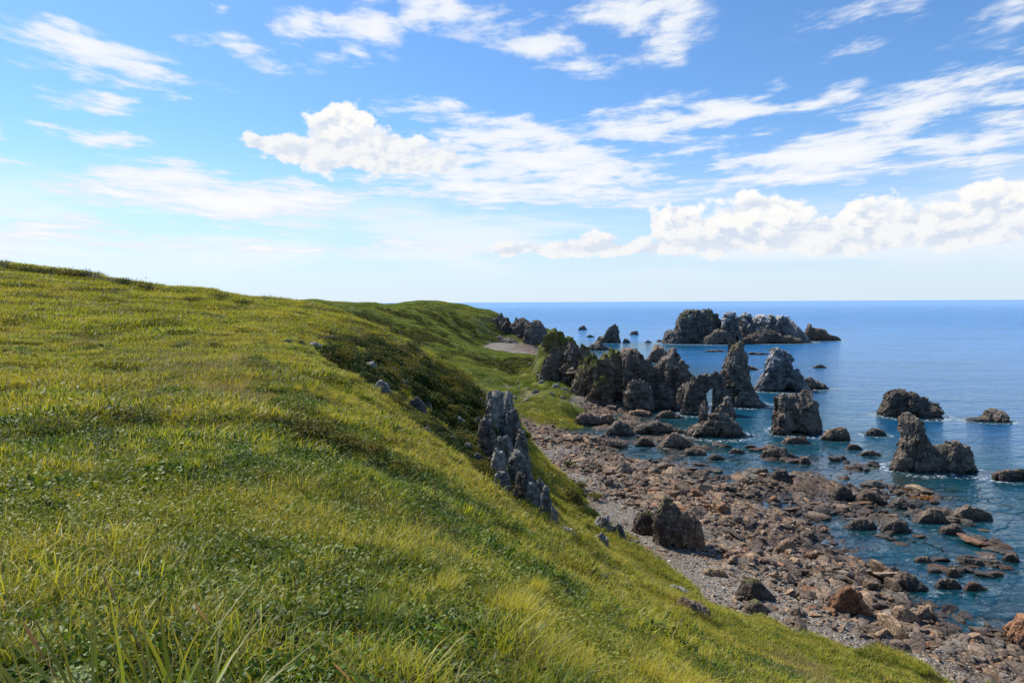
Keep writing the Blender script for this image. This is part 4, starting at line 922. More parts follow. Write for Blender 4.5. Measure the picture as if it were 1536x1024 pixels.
for k, (px, py) in enumerate(rp):
    q = Pz(px, py, 0); kn = ['brown', 'dark grey', 'brown', 'tan', 'rust red', 'dark grey'][int(brng.integers(6))]
    s = brng.uniform(.012, .026) * q[1] * brng.uniform(.4, 1.0); s = min(s, 1.7)
    o = link('reef_rock', FLATS[(kn, int(brng.integers(4)))], None, (q[0], q[1], brng.uniform(-.04, .10) * min(s, 1)))
    o.scale = (s * brng.uniform(.8, 1.15), s * brng.uniform(.8, 1.1), s * brng.uniform(.6, 1.1)); o.rotation_euler = (brng.normal(0, .12), brng.normal(0, .12), brng.normal(-.3, .5))
    place = 'in the tidal inlet before the crag chain' if px < 1060 else 'in the shallows before the block shaped stack' if px < 1230 and py < 740 else 'among the shelves left of the near stack' if px < 1340 else 'in the water below the near stack' if py < 800 else 'off the gravel beach at the right'
    tag(o, f"{'broad' if s > .9 else 'low' if s > .5 else 'little'} {kn} reef rock half awash {place}", 'rock', 'reef rocks half awash in the shallows')
# remaining rubble: one merged mesh
def scatter_mesh(name, xs, ys, zs, ss, sub, rng, mats, mat_ids, flat=.6, nvar=14, sink=.12, jag=0):
    vs = [cut_rock(sub, rng, flat, 8, jag) for _ in range(nvar)]
    nv = len(vs[0][0]); Fb = vs[0][1]
    n_ = len(xs); which = rng.integers(nvar, size=n_)
    base = np.stack([v[0] for v in vs])[which]
    th = rng.uniform(0, 6.283, n_); tx = rng.normal(0, .25, n_); ty = rng.normal(0, .25, n_)
    sc = np.stack([rng.uniform(.8, 1.35, n_), rng.uniform(.7, 1.1, n_), rng.uniform(.7, 1.2, n_)], -1) * ss[:, None]
    Vv = base * sc[:, None, :]
    c, s_ = np.cos(tx), np.sin(tx); y_ = Vv[..., 1] * c[:, None] - Vv[..., 2] * s_[:, None]; z_ = Vv[..., 1] * s_[:, None] + Vv[..., 2] * c[:, None]
    x_ = Vv[..., 0]; c, s_ = np.cos(ty), np.sin(ty); x2 = x_ * c[:, None] + z_ * s_[:, None]; z_ = -x_ * s_[:, None] + z_ * c[:, None]
    c, s_ = np.cos(th), np.sin(th); X = x2 * c[:, None] - y_ * s_[:, None]; Y = x2 * s_[:, None] + y_ * c[:, None]
    out = np.stack([X + xs[:, None], Y + ys[:, None], z_ + (zs + ss * sink)[:, None]], -1).reshape(-1, 3)
    Fa = (Fb[None] + (np.arange(n_) * nv)[:, None, None]).reshape(-1, 3)
    tint = np.repeat(rng.uniform(0, 1, n_), nv).astype(np.float32)
    return mesh_np(name, out, Fa, mats, attrs={'tint': ('FLOAT', tint)}, mat_idx=np.repeat(mat_ids, len(Fb)))
me = scatter_mesh('rubble', bx[rest], by[rest], gz[rest], size[rest], 2, brng, [k[1] for k in KINDS], colr[rest], .6)
tag(link('rubble', me), 'brown and tan stones covering the shore between the boulders', 'rubble', kind='stuff')
# gravel and shingle
NG = 60000
gx = brng.uniform(2, 48, NG); gy = brng.uniform(26, 100, NG)
_, gh__, gb__ = height(gx, gy, detail=False, parts=True); gzz = gh_fast(gx, gy)
pr = sstep(.35, 1.0, gb__) * (gh__ < gb__ + .1) * sstep(115, 40, gy) * (np.abs(gx / gy) < .85)
kp = brng.uniform(size=NG) < pr
gx, gy, gzz = gx[kp], gy[kp], gzz[kp]
gs = .045 * brng.uniform(.03, 1, len(gx)) ** (-.4)
M_GRAV = rock_material('pale_gravel', (.25, .205, .16), (.60, .51, .40), scale=3, grey=.3)
me = scatter_mesh('gravel', gx, gy, gzz, gs, 1, brng, [M_GRAV, M_BROWN, M_TAN], brng.choice(3, len(gx), p=[.62, .22, .16]), .5, nvar=10)
tag(link('gravel', me), 'grey pebbles and flat stones of the upper beach', 'gravel', kind='stuff')

# ------------------------------------------------------------------ vegetation
def leaf_material(name, c1, c2, c3=None, trans=.27, rough=.5, patchscale=.25, spec=.35, tip=None, thatch_shade=True):
    m, n, out = new_mat(name)
    pos = n('ShaderNodeNewGeometry').outputs['Position']
    rnd = n('ShaderNodeObjectInfo').outputs['Random']; var = n.attr('var')
    f = n.math('FRACT', n.math('ADD', rnd, var))
    c = n.mix(f, c1, c2)
    k_ = n.math('ADD', .45, n.math('MULTIPLY', rnd, 1.0)); c = n('ShaderNodeVectorMath', {0: c, 1: n('ShaderNodeCombineXYZ', {0: k_, 1: k_, 2: k_})}, operation='MULTIPLY').outputs[0]
    if c3: c = n.mix(n.ramp(n.noise(pos, patchscale, 4, .6), .46, .62), c, c3)
    if thatch_shade: c = n.mix(n.ramp(n.attr('h'), .45, .0, 0, .8), c, (.035, .032, .010))  # painted occlusion shade on blade feet and low leaves, in thatch brown
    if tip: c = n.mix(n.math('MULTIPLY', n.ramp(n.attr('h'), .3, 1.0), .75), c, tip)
    b = n('ShaderNodeBsdfPrincipled', {'Base Color': c, 'Roughness': rough, 'Specular IOR Level': spec})
    t = n('ShaderNodeBsdfTranslucent', {'Color': n('ShaderNodeVectorMath', {0: c, 1: (1.5, 1.5, .8)}, operation='MULTIPLY').outputs[0]})
    s = n('ShaderNodeMixShader', {0: trans, 1: b.outputs[0], 2: t.outputs[0]})
    n.l.new(s.outputs[0], out.inputs[0]); return m
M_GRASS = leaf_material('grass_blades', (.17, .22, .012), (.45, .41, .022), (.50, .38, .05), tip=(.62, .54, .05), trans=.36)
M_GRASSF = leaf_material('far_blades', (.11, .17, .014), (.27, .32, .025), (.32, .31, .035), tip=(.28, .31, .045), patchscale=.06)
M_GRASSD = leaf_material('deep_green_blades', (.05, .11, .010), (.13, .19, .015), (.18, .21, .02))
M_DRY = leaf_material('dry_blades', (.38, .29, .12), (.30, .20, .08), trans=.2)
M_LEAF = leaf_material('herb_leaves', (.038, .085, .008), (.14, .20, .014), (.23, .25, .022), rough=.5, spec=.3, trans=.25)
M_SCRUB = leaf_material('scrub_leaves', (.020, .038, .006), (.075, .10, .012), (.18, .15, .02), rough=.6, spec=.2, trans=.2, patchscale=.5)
M_STEM = leaf_material('bleached_twigs', (.24, .21, .18), (.34, .31, .28), trans=0, thatch_shade=False)
M_STEMD = leaf_material('brown_stems', (.08, .055, .03), (.13, .09, .05), trans=0, thatch_shade=False)
M_SEED = leaf_material('seed_heads', (.50, .27, .12), (.60, .38, .18), trans=.35, thatch_shade=False)

def blades(rng, n_, rad_, h0, h1, w, lean=.5, seg=3, curl=1.0, base=None):
    """n_ curved tapering blades; returns V, F, h, var"""
    a = rng.uniform(0, 6.283, n_); r = rad_ * np.sqrt(rng.uniform(0, 1, n_))
    bx_ = r * np.cos(a); by_ = r * np.sin(a)
    d = rng.uniform(0, 6.283, n_); hh = rng.uniform(h0, h1, n_); ln = np.abs(rng.normal(0, lean, n_)) + .1
    ww = w * rng.uniform(.6, 1.3, n_)
    t = np.linspace(0, 1, seg + 1)
    out = ln[:, None] * hh[:, None] * (t ** 1.8)[None] * curl
    zz = hh[:, None] * (t[None] - .35 * ln[:, None] * t[None] ** 2.5)
    wd = ww[:, None] * (1 - t[None] ** 2) ** .8
    tw = d + 1.57 + rng.uniform(-.6, .6, n_)
    cx = bx_[:, None] + out * np.cos(d)[:, None]; cy = by_[:, None] + out * np.sin(d)[:, None]
    if base is not None: zz = zz + base
    L = np.stack([cx - wd * np.cos(tw)[:, None] * .5, cy - wd * np.sin(tw)[:, None] * .5, zz], -1)
    Rr = np.stack([cx + wd * np.cos(tw)[:, None] * .5, cy + wd * np.sin(tw)[:, None] * .5, zz], -1)
    V = np.stack([L, Rr], 2).reshape(n_, -1, 3)       # blade, (seg+1)*2
    f = []
    for k in range(seg): f.append([2 * k, 2 * k + 1, 2 * k + 3, 2 * k + 2])
    f = np.array(f)
    Fc = (f[None] + (np.arange(n_) * (seg + 1) * 2)[:, None, None]).reshape(-1, 4)
    h = np.tile(np.repeat(t, 2), n_); var = np.repeat(rng.uniform(0, 1, n_), (seg + 1) * 2)
    return V.reshape(-1, 3), Fc, h, var
def leaves(rng, n_, rad_, hmin, hmax, ll, wr=.55, tilt=.6):
    """n_ small oval leaves (six-sided, folded) filling a low dome"""
    a = rng.uniform(0, 6.283, n_); r = rad_ * np.sqrt(rng.uniform(0, 1, n_))
    c = np.stack([r * np.cos(a), r * np.sin(a), hmin + (hmax - hmin) * rng.uniform(0, 1, n_) ** .7 * np.sqrt(np.maximum(1 - (r / rad_) ** 2 * .8, .05))], -1)
    yaw = rng.uniform(0, 6.283, n_); pit = rng.normal(.25, tilt, n_); rol = rng.normal(0, .5, n_)
    s = ll * rng.uniform(.55, 1.3, n_)
    P0 = np.array([[0, 0, 0], [.35, .5 * wr, .06], [.75, .42 * wr, .04], [1, 0, -.04], [.75, -.42 * wr, .04], [.35, -.5 * wr, .06]])
    Q = P0[None] * s[:, None, None]
    cr, sr_ = np.cos(rol)[:, None], np.sin(rol)[:, None]
    y = Q[..., 1] * cr - Q[..., 2] * sr_; z = Q[..., 1] * sr_ + Q[..., 2] * cr; x = Q[..., 0]
    cp, sp = np.cos(pit)[:, None], np.sin(pit)[:, None]
    x2 = x * cp - z * sp; z2 = x * sp + z * cp
    cw, sw = np.cos(yaw)[:, None], np.sin(yaw)[:, None]
    V = np.stack([x2 * cw - y * sw, x2 * sw + y * cw, z2], -1) + c[:, None, :]
    f = np.array([[0, 1, 2, 3], [0, 3, 4, 5]])
    Fc = (f[None] + (np.arange(n_) * 6)[:, None, None]).reshape(-1, 4)
    return V.reshape(-1, 3), Fc, np.repeat(np.clip((c[:, 2] - hmin) / max(hmax - hmin, 1e-3), 0, 1) if hmax > hmin + .03 else np.full(n_, .6), 6), np.repeat(rng.uniform(0, 1, n_), 6)
def join(parts):
    Vs, Fs, hs, vs, mi = [], [], [], [], []; off = 0
    for (V, Fc, h, v), m in parts:
        Vs.append(V); Fs.append(Fc + off); hs.append(h); vs.append(v); mi.append(np.full(len(Fc), m)); off += len(V)
    return np.concatenate(Vs), np.concatenate(Fs), np.concatenate(hs), np.concatenate(vs), np.concatenate(mi)
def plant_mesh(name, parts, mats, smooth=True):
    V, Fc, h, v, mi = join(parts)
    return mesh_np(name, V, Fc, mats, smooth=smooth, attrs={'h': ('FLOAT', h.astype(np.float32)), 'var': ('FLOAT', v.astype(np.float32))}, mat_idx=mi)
prng = np.random.default_rng(77)
def src(colname, meshes):
    c = bpy.data.collections.new(colname)
    for i, me_ in enumerate(meshes):
        o = bpy.data.objects.new(f'{colname}_{i}', me_); c.objects.link(o)
    return c
def B(*a, **k): return blades(prng, *a, **k)
def L(*a, **k): return leaves(prng, *a, **k)
GM = [M_GRASS, M_GRASSD, M_DRY, M_LEAF]
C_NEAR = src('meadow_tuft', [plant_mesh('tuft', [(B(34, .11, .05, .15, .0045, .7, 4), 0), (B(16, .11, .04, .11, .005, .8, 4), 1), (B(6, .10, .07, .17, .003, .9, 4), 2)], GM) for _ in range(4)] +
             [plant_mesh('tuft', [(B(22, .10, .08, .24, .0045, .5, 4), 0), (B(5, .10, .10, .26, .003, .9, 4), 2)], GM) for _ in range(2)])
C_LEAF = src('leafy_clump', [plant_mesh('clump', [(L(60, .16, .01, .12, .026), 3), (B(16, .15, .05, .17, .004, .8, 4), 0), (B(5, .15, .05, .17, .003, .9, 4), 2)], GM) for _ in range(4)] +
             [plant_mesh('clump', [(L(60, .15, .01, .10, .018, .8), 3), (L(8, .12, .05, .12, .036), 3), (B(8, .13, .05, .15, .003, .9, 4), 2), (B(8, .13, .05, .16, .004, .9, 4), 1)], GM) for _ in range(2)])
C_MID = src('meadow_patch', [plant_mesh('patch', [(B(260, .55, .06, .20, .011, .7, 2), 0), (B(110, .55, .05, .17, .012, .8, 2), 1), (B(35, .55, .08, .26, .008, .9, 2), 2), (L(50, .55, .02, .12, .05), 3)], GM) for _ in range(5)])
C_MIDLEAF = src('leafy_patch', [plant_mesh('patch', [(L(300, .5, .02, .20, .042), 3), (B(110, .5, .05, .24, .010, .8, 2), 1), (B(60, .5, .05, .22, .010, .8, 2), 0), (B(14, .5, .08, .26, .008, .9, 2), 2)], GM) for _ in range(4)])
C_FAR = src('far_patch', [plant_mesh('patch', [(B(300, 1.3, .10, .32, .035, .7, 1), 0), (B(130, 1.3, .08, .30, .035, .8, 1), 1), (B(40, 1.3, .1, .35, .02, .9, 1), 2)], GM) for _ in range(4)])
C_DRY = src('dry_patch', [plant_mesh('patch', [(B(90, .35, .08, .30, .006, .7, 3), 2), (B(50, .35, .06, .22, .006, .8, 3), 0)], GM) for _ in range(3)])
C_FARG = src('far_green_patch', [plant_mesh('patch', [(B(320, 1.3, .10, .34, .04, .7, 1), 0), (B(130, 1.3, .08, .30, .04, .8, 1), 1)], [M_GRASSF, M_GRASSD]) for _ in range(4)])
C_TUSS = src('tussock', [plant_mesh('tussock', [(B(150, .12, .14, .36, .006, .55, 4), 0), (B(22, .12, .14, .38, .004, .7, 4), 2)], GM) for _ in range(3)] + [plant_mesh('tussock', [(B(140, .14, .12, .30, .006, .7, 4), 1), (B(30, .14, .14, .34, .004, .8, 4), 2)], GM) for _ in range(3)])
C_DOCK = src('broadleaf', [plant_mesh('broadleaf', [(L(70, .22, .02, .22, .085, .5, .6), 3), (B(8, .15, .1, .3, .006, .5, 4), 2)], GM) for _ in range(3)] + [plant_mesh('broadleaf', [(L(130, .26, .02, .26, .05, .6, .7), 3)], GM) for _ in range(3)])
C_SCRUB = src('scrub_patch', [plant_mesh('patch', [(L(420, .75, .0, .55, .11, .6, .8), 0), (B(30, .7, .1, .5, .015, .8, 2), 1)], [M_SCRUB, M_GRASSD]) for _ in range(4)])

def terrain_normal(x, y, e):
    hx = (gh_fast(x + e, y) - gh_fast(x - e, y)) / (2 * e); hy = (gh_fast(x, y + e) - gh_fast(x, y - e)) / (2 * e)
    return hx, hy
def instancer(name, col, x, y, s, label, cat, sinkf=0.0, follow=.6):
    z = gh_fast(x, y); e = np.maximum(.15, np.hypot(x, y) * .01)
    hx, hy = terrain_normal(x, y, e)
    V = np.stack([x, y, z - sinkf * s], -1)
    nx, ny = -hx * follow, -hy * follow
    rx = np.arctan2(-ny, 1.0) * 1.0; ry = np.arctan2(nx, np.sqrt(1 + ny * ny))
    rot = np.stack([rx, ry, np.zeros_like(rx)], -1)
    me_ = bpy.data.meshes.new(name); me_.vertices.add(len(V)); me_.vertices.foreach_set('co', V.astype(np.float32).ravel())
    at = me_.attributes.new('rot', 'FLOAT_VECTOR', 'POINT'); at.data.foreach_set('vector', rot.astype(np.float32).ravel())
    at = me_.attributes.new('scl', 'FLOAT', 'POINT'); at.data.foreach_set('value', s.astype(np.float32))
    at = me_.attributes.new('yaw', 'FLOAT', 'POINT'); at.data.foreach_set('value', prng.uniform(0, 6.283, len(V)).astype(np.float32))
    at = me_.attributes.new('idx', 'INT', 'POINT'); at.data.foreach_set('value', prng.integers(0, len(col.objects), len(V)).astype(np.int32))
    o = link(name, me_); tag(o, label, cat, kind='stuff')
    g = bpy.data.node_groups.new(name, 'GeometryNodeTree')
    g.interface.new_socket('Geometry', in_out='INPUT', socket_type='NodeSocketGeometry'); g.interface.new_socket('Geometry', in_out='OUTPUT', socket_type='NodeSocketGeometry')
    n = NT(g); gi = n('NodeGroupInput'); go = n('NodeGroupOutput')
    ci = n('GeometryNodeCollectionInfo', {'Collection': col, 'Separate Children': True, 'Reset Children': True})
    def na(nm, t): return n('GeometryNodeInputNamedAttribute', {'Name': nm}, data_type=t).outputs['Attribute']
    ip = n('GeometryNodeInstanceOnPoints', {'Points': gi.outputs[0], 'Instance': ci.outputs[0], 'Pick Instance': True, 'Instance Index': na('idx', 'INT'), 'Rotation': na('rot', 'FLOAT_VECTOR'), 'Scale': na('scl', 'FLOAT')})
    zc = n('ShaderNodeCombineXYZ', {2: na('yaw', 'FLOAT')}) if False else None
    ri = n('GeometryNodeRotateInstances', {'Instances': ip.outputs[0]})
    cx = n('ShaderNodeCombineXYZ', {2: na('yaw', 'FLOAT')})
    g.links.new(cx.outputs[0], ri.inputs['Rotation']); ri.inputs['Local Space'].default_value = True
    g.links.new(ri.outputs[0], go.inputs[0])
    md = o.modifiers.new('scatter', 'NODES'); md.node_group = g
    return o
def polar_pts(n_, r0, r1, power, a0=-44, a1=44):
    """random ground points, denser toward the near end"""
    u = prng.uniform(0, 1, n_); r = (r0 ** power + u * (r1 ** power - r0 ** power)) ** (1 / power)
    a = np.radians(prng.uniform(a0, a1, n_))
    return np.sin(a) * r, np.cos(a) * r
SHORE = GB = gb - gh
def on_hill(x, y, lim=-.15):
    lim = lim - .7 * np.clip(fbm(x / 1.8, y / 1.8, 6, 3, 95) + .1, -.9, 1) * (np.hypot(x, y) > 20)
    i = np.clip(np.interp(np.arctan2(x, y), ang, np.arange(len(ang))), 0, len(ang) - 1).astype(int)
    j = np.clip(np.interp(np.hypot(x, y), rad, _lr), 0, len(rad) - 1).astype(int)
    return GB[i, j] < lim
def leafw(x, y): return np.clip(gauss_blobs(x, y, DARK_LEAF) + (.30 + .50 * sstep(17, 9, np.hypot(x, y)) * (x < .0 * y) + .40 * sstep(-.05, .2, fbm(x / 1.3, y / 1.3, 5, 4, 55))) * sstep(26, 8, np.hypot(x, y)), 0, 1)
def scrubw(x, y): return gauss_blobs(x, y, SCRUB)
def nearw(x, y): return gauss_blobs(x, y, DARK_LEAF[18:])
# near meadow
x, y = polar_pts(30000, 1.5, 13, 1.15, -46, 60); lw = leafw(x, y)
m = (prng.uniform(size=len(x)) > lw * .85) & (prng.uniform(size=len(x)) > nearw(x, y) * 1.1)
instancer('meadow_grass', C_NEAR, x[m], y[m], prng.uniform(.55, 1.1, m.sum()) * (1 + 1.5 * np.clip(fbm(x[m] / .5, y[m] / .5, 0, 3, 61), -.45, 1)), 'yellow green meadow grass close to the viewpoint', 'grass')
x, y = polar_pts(16000, 1.5, 14, 1.2, -46, 60); lw = leafw(x, y)
m = prng.uniform(size=len(x)) < lw * .95 + .06
instancer('leafy_ground_cover', C_LEAF, x[m], y[m], prng.uniform(.7, 1.35, m.sum()), 'small leafy herbs covering the near slope', 'ground cover')
x, y = polar_pts(17000, 9, 48, 1.25, -44, 50); lw = np.maximum(leafw(x, y), 0); sw = scrubw(x, y); oh = on_hill(x, y)
m = (prng.uniform(size=len(x)) > lw * .8) & (prng.uniform(size=len(x)) > sw * 1.3) & oh & (prng.uniform(size=len(x)) > nearw(x, y) * 1.2)
instancer('slope_grass', C_MID, x[m], y[m], prng.uniform(.6, 1.1, m.sum()) * (1 + 1.8 * np.clip(fbm(x[m] / 1.4, y[m] / 1.4, 0, 3, 62), -.45, 1)), 'grass of the middle slope', 'grass', .01)
m = (prng.uniform(size=len(x)) < lw * .7 + sw * .5) & oh
instancer('leafy_patches', C_MIDLEAF, x[m], y[m], prng.uniform(.6, 1.2, m.sum()), 'leafy weeds among the grass of the middle slope', 'ground cover', .02)
x, y = polar_pts(18000, 42, 410, 1.0, -40, 14); sw = scrubw(x, y); oh = on_hill(x, y, -.3)
mm = (prng.uniform(size=len(x)) > sw * 1.3) & oh
m = mm & (y < 125)
instancer('hill_grass', C_FAR, x[m], y[m], prng.uniform(.6, 1.3, m.sum()) * (1 + np.hypot(x[m], y[m]) / 300), 'grass of the upper near hill', 'grass', .02)
m = mm & (y >= 125)
instancer('distant_grass', C_FARG, x[m], y[m], prng.uniform(.6, 1.3, m.sum()) * (1 + np.hypot(x[m], y[m]) / 300), 'grass of the distant green hills', 'grass', .02)
x, y = polar_pts(4200, 3.2, 60, .8, -44, 50); dn = fbm(x / 2.2, y / 2.2, 18, 3, 64); m = on_hill(x, y) & (dn > .02 + .14 * (x < 0) * (np.hypot(x, y) < 16)) & (scrubw(x, y) < .4)
instancer('tussock_grass', C_TUSS, x[m], y[m], prng.uniform(.45, 1.1, m.sum()), 'taller tussocks standing out of the meadow', 'grass', .01)
x, y = polar_pts(5200, 3.0, 45, .8, -44, 45); dn = fbm(x / 1.7, y / 1.7, 28, 3, 65); m = on_hill(x, y) & (dn > .06 - .2 * (np.hypot(x, y) < 16) * (x < .1 * y)) & (scrubw(x, y) < .5)
instancer('broadleaf_weeds', C_DOCK, x[m], y[m], prng.uniform(.45, 1.15, m.sum()) * np.clip(np.hypot(x[m], y[m]) / 9, .42, 1), 'broad leaved weeds in clumps among the grass', 'weeds', .03)
STR = poly_world([(690, 700), (745, 735), (800, 775), (850, 822), (872, 858), (845, 856), (790, 806), (735, 757), (695, 725)], prg, 260, 60)
instancer('slope_scrub', C_SCRUB, STR[0], STR[1], prng.uniform(.16, .5, len(STR[0])), 'strip of dark scrub running down the seaward slope', 'scrub', .08)
instancer('bramble_undergrowth', C_SCRUB, npx, npy, prng.uniform(.22, .42, len(npx)), 'dark low leaves between the bramble bushes', 'undergrowth', .08)
x, y = polar_pts(9000, 2.5, 60, .9, -44, 50); oh = on_hill(x, y)
dn = fbm(x / (1 + np.hypot(x, y) * .08), y / (1 + np.hypot(x, y) * .08), 8, 4, 63)
m = (prng.uniform(size=len(x)) < sstep(.08, .3, dn)) & oh
instancer('dry_grass', C_DRY, x[m], y[m], prng.uniform(.5, 1.0, m.sum()) * np.clip(np.hypot(x[m], y[m]) / 12, .55, 1.6), 'straw coloured dead grass mixed into the meadow', 'dry grass', .01)
# gully scrub
sx_, sy_ = [], []
for cx, cy, r in SCRUB[:27]:
    k = int(40 * r) + 12; sx_.append(prng.normal(cx, r * .62, k)); sy_.append(prng.normal(cy, r * .62, k))
x = np.concatenate(sx_ + [SPURPTS[0]]); y = np.concatenate(sy_ + [SPURPTS[1]]); pxs = 768 + 1024 * x / y; pys = 453 + 1024 * (CH - gh_fast(x, y)) / y
m = on_hill(x, y, -.2) & ~((pxs > 736) & (pys > 585) & (pxs < 850)) ; x, y = x[m], y[m]
sc = np.where(np.hypot(x, y) < 42, .34, .60) * prng.uniform(.3, 1.0, len(x)) ** 1.5 * 1.9
instancer('gully_scrub', C_SCRUB, x, y, sc, 'dark low scrub filling the gully beside the near cliff', 'scrub', .1)
sx_, sy_ = [], []
for cx, cy, r in FARDARK[:9]:
    k = int(16 * r); sx_.append(prng.normal(cx, r * .6, k)); sy_.append(prng.normal(cy, r * .6, k))
x = np.concatenate(sx_ + [fpx]); y = np.concatenate(sy_ + [fpy]); m = on_hill(x, y, -.2); x, y = x[m], y[m]
instancer('far_scrub', C_SCRUB, x, y, prng.uniform(1.2, 2.6, len(x)), 'dark green bushes on the far hillside', 'scrub', .15)

# ------------------------------------------------------------------ single plants
def tall_grass(px, py, Y, n_, h, lean, label, seeds=2, w=.015):
    """a clump of tall blades: leaves, culms with seed heads"""
    p = P(px, py, Y); h0_ = p[2] - gh_fast(np.array([p[0]]), np.array([p[1]]))[0]; h = h0_ * 1.12
    x, y = p[0] - lean * h * .6, p[1]; z = gh_fast(np.array([x]), np.array([y]))[0] - .02
    root = bpy.data.objects.new('tall_grass', None); COL.objects.link(root); root.location = (x, y, z); root.empty_display_size = .1
    tag(root, label, 'grass', 'clumps of tall grass in the foreground')
    V, Fc, hh, v = blades(prng, int(n_ * 1.9), .08, h * .45, h, w, .42, 9)
    V = V + np.stack([lean * h * (V[:, 2] / h) ** 2, np.zeros(len(V)), np.zeros(len(V))], -1)
    me_ = mesh_np('leaf_blades', V, Fc, [M_TALL], smooth=True, attrs={'h': ('FLOAT', hh.astype(np.float32)), 'var': ('FLOAT', v.astype(np.float32))})
    link('leaf_blades', me_, root)
    for k in range(seeds):
        hk = h * prng.uniform(.6, .85); a = prng.uniform(0, 6.28); r = prng.uniform(.05, .3) * hk
        t = np.linspace(0, 1, 12)
        path = np.stack([lean * hk * t ** 2 + np.cos(a) * r * t ** 2, np.sin(a) * r * t ** 2, hk * t], -1)
        Vt, Ft = tube(path, np.linspace(.0022, .0014, 12), 5)
        link('stalk', mesh_np('stalk', Vt, Ft, [M_SEED], smooth=True), root)
        tip = path[-1]; dr = path[-1] - path[-3]; dr /= np.linalg.norm(dr)
        t2 = np.linspace(0, 1, 9)
        pp = tip[None] - dr[None] * .01 + dr[None] * t2[:, None] * .10
        Vt, Ft = tube(pp, .0045 * np.sin(np.pi * np.clip(t2 * .92 + .05, 0, 1)) ** .6 * (1 + .25 * np.sin(np.arange(9) * 2.4)), 7)
        link('seed_head', mesh_np('seed_head', Vt, Ft, [M_SEED], smooth=False), root)
def tube(path, r, k):
    path = np.asarray(path); n_ = len(path); r = np.broadcast_to(r, (n_,))
    d = np.gradient(path, axis=0); d /= np.linalg.norm(d, axis=1, keepdims=True) + 1e-9
    up = np.array([.31, .17, .93]); s1 = np.cross(d, up); s1 /= np.linalg.norm(s1, axis=1, keepdims=True) + 1e-9; s2 = np.cross(d, s1)
    a = np.linspace(0, 6.283, k, endpoint=False)
    V = path[:, None] + r[:, None, None] * (s1[:, None] * np.cos(a)[None, :, None] + s2[:, None] * np.sin(a)[None, :, None])
    Fq = []
    for i in range(n_ - 1):
        for j in range(k): Fq.append([i * k + j, i * k + (j + 1) % k, (i + 1) * k + (j + 1) % k, (i + 1) * k + j])
    return V.reshape(-1, 3), np.array(Fq)
M_TALL = leaf_material('tall_blades', (.07, .16, .012), (.15, .25, .018), trans=.45, tip=(.34, .24, .05), rough=.45)
TG = [(15, 880, 1.4, 12, .5, -.3, 'low broad bladed clump in the very corner at bottom left', 0), (130, 900, 1.7, 10, .5, -.35, 'mid green clump directly behind the pale flower head', 0), (280, 930, 2.2, 8, .5, -.3, 'short clump right of the dense leaning one', 0), (610, 960, 2.3, 7, .5, -.3, 'low clump touching the bright green one at bottom centre', 0), (180, 920, 1.9, 9, .5, -.3, 'bending clump between flower head and dense leaning clump', 0),
      (40, 790, 1.75, 13, .50, -.32, 'tallest clump of broad bladed grass in the bottom left corner', 1),
      (-10, 830, 1.5, 16, .46, -.3, 'grass clump with rusty stalks cut by the left edge', 1),
      (100, 860, 1.6, 14, .42, -.35, 'loose grass clump beside the pale flower head', 0),
      (165, 830, 2.1, 9, .40, -.35, 'leaning grass clump with one brown seed spike, left of centre bottom', 1),
      (210, 870, 2.2, 9, .42, -.35, 'dense leaning grass clump among the herbs, second from the left group', 0),
      (245, 900, 2.2, 7, .40, -.3, 'short grass clump with yellowing tips near the bottom', 0),
      (330, 880, 2.5, 4, .36, -.25, 'thin upright grass clump left of the dry stalks', 1),
      (585, 935, 2.4, 9, .36, -.35, 'bright green broad bladed grass clump at the bottom centre', 0),
      (540, 925, 2.5, 5, .34, -.3, 'smaller green grass clump left of the bottom centre clump', 1),
      (430, 965, 2.4, 4, .28, -.1, 'single pale green upright grass clump at the bottom edge', 0)]
for a in TG: tall_grass(*a)
# dry forked stalks
def dry_plant(px, py, Y, h, label, k=3):
    p = P(px, py, Y); x, y = p[0], p[1]; z = gh_fast(np.array([x]), np.array([y]))[0]
    Vs, Fs, off = [], [], 0
    for i in range(k):
        a = prng.uniform(0, 6.28); t = np.linspace(0, 1, 8); hk = h * prng.uniform(.6, 1)
        path = np.stack([np.cos(a) * hk * .4 * t + .01 * np.sin(t * 9 + i), np.sin(a) * hk * .3 * t, hk * t - .02], -1)
        V, Fq = tube(path, np.linspace(.003, .0015, 8), 5); Vs.append(V); Fs.append(Fq + off); off += len(V)
    root = bpy.data.objects.new('dry_stalk', None); COL.objects.link(root); root.location = (x, y, z)
    tag(root, label, 'plant')
    for V, Fq, o_ in zip(Vs, Fs, np.cumsum([0] + [len(v) for v in Vs[:-1]])):
        link('stem', mesh_np('stem', V, Fq - o_, [M_STEM], smooth=True), root)
dry_plant(800, 1015, 3.1, .17, 'bleached forked dry stalk at the bottom edge right of centre')
dry_plant(860, 1000, 3.4, .16, 'tall pale dry stalk just right of the forked one', 2)
dry_plant(480, 850, 4.6, .16, 'dead pale twigs among the herbs in the middle of the near slope', 4)
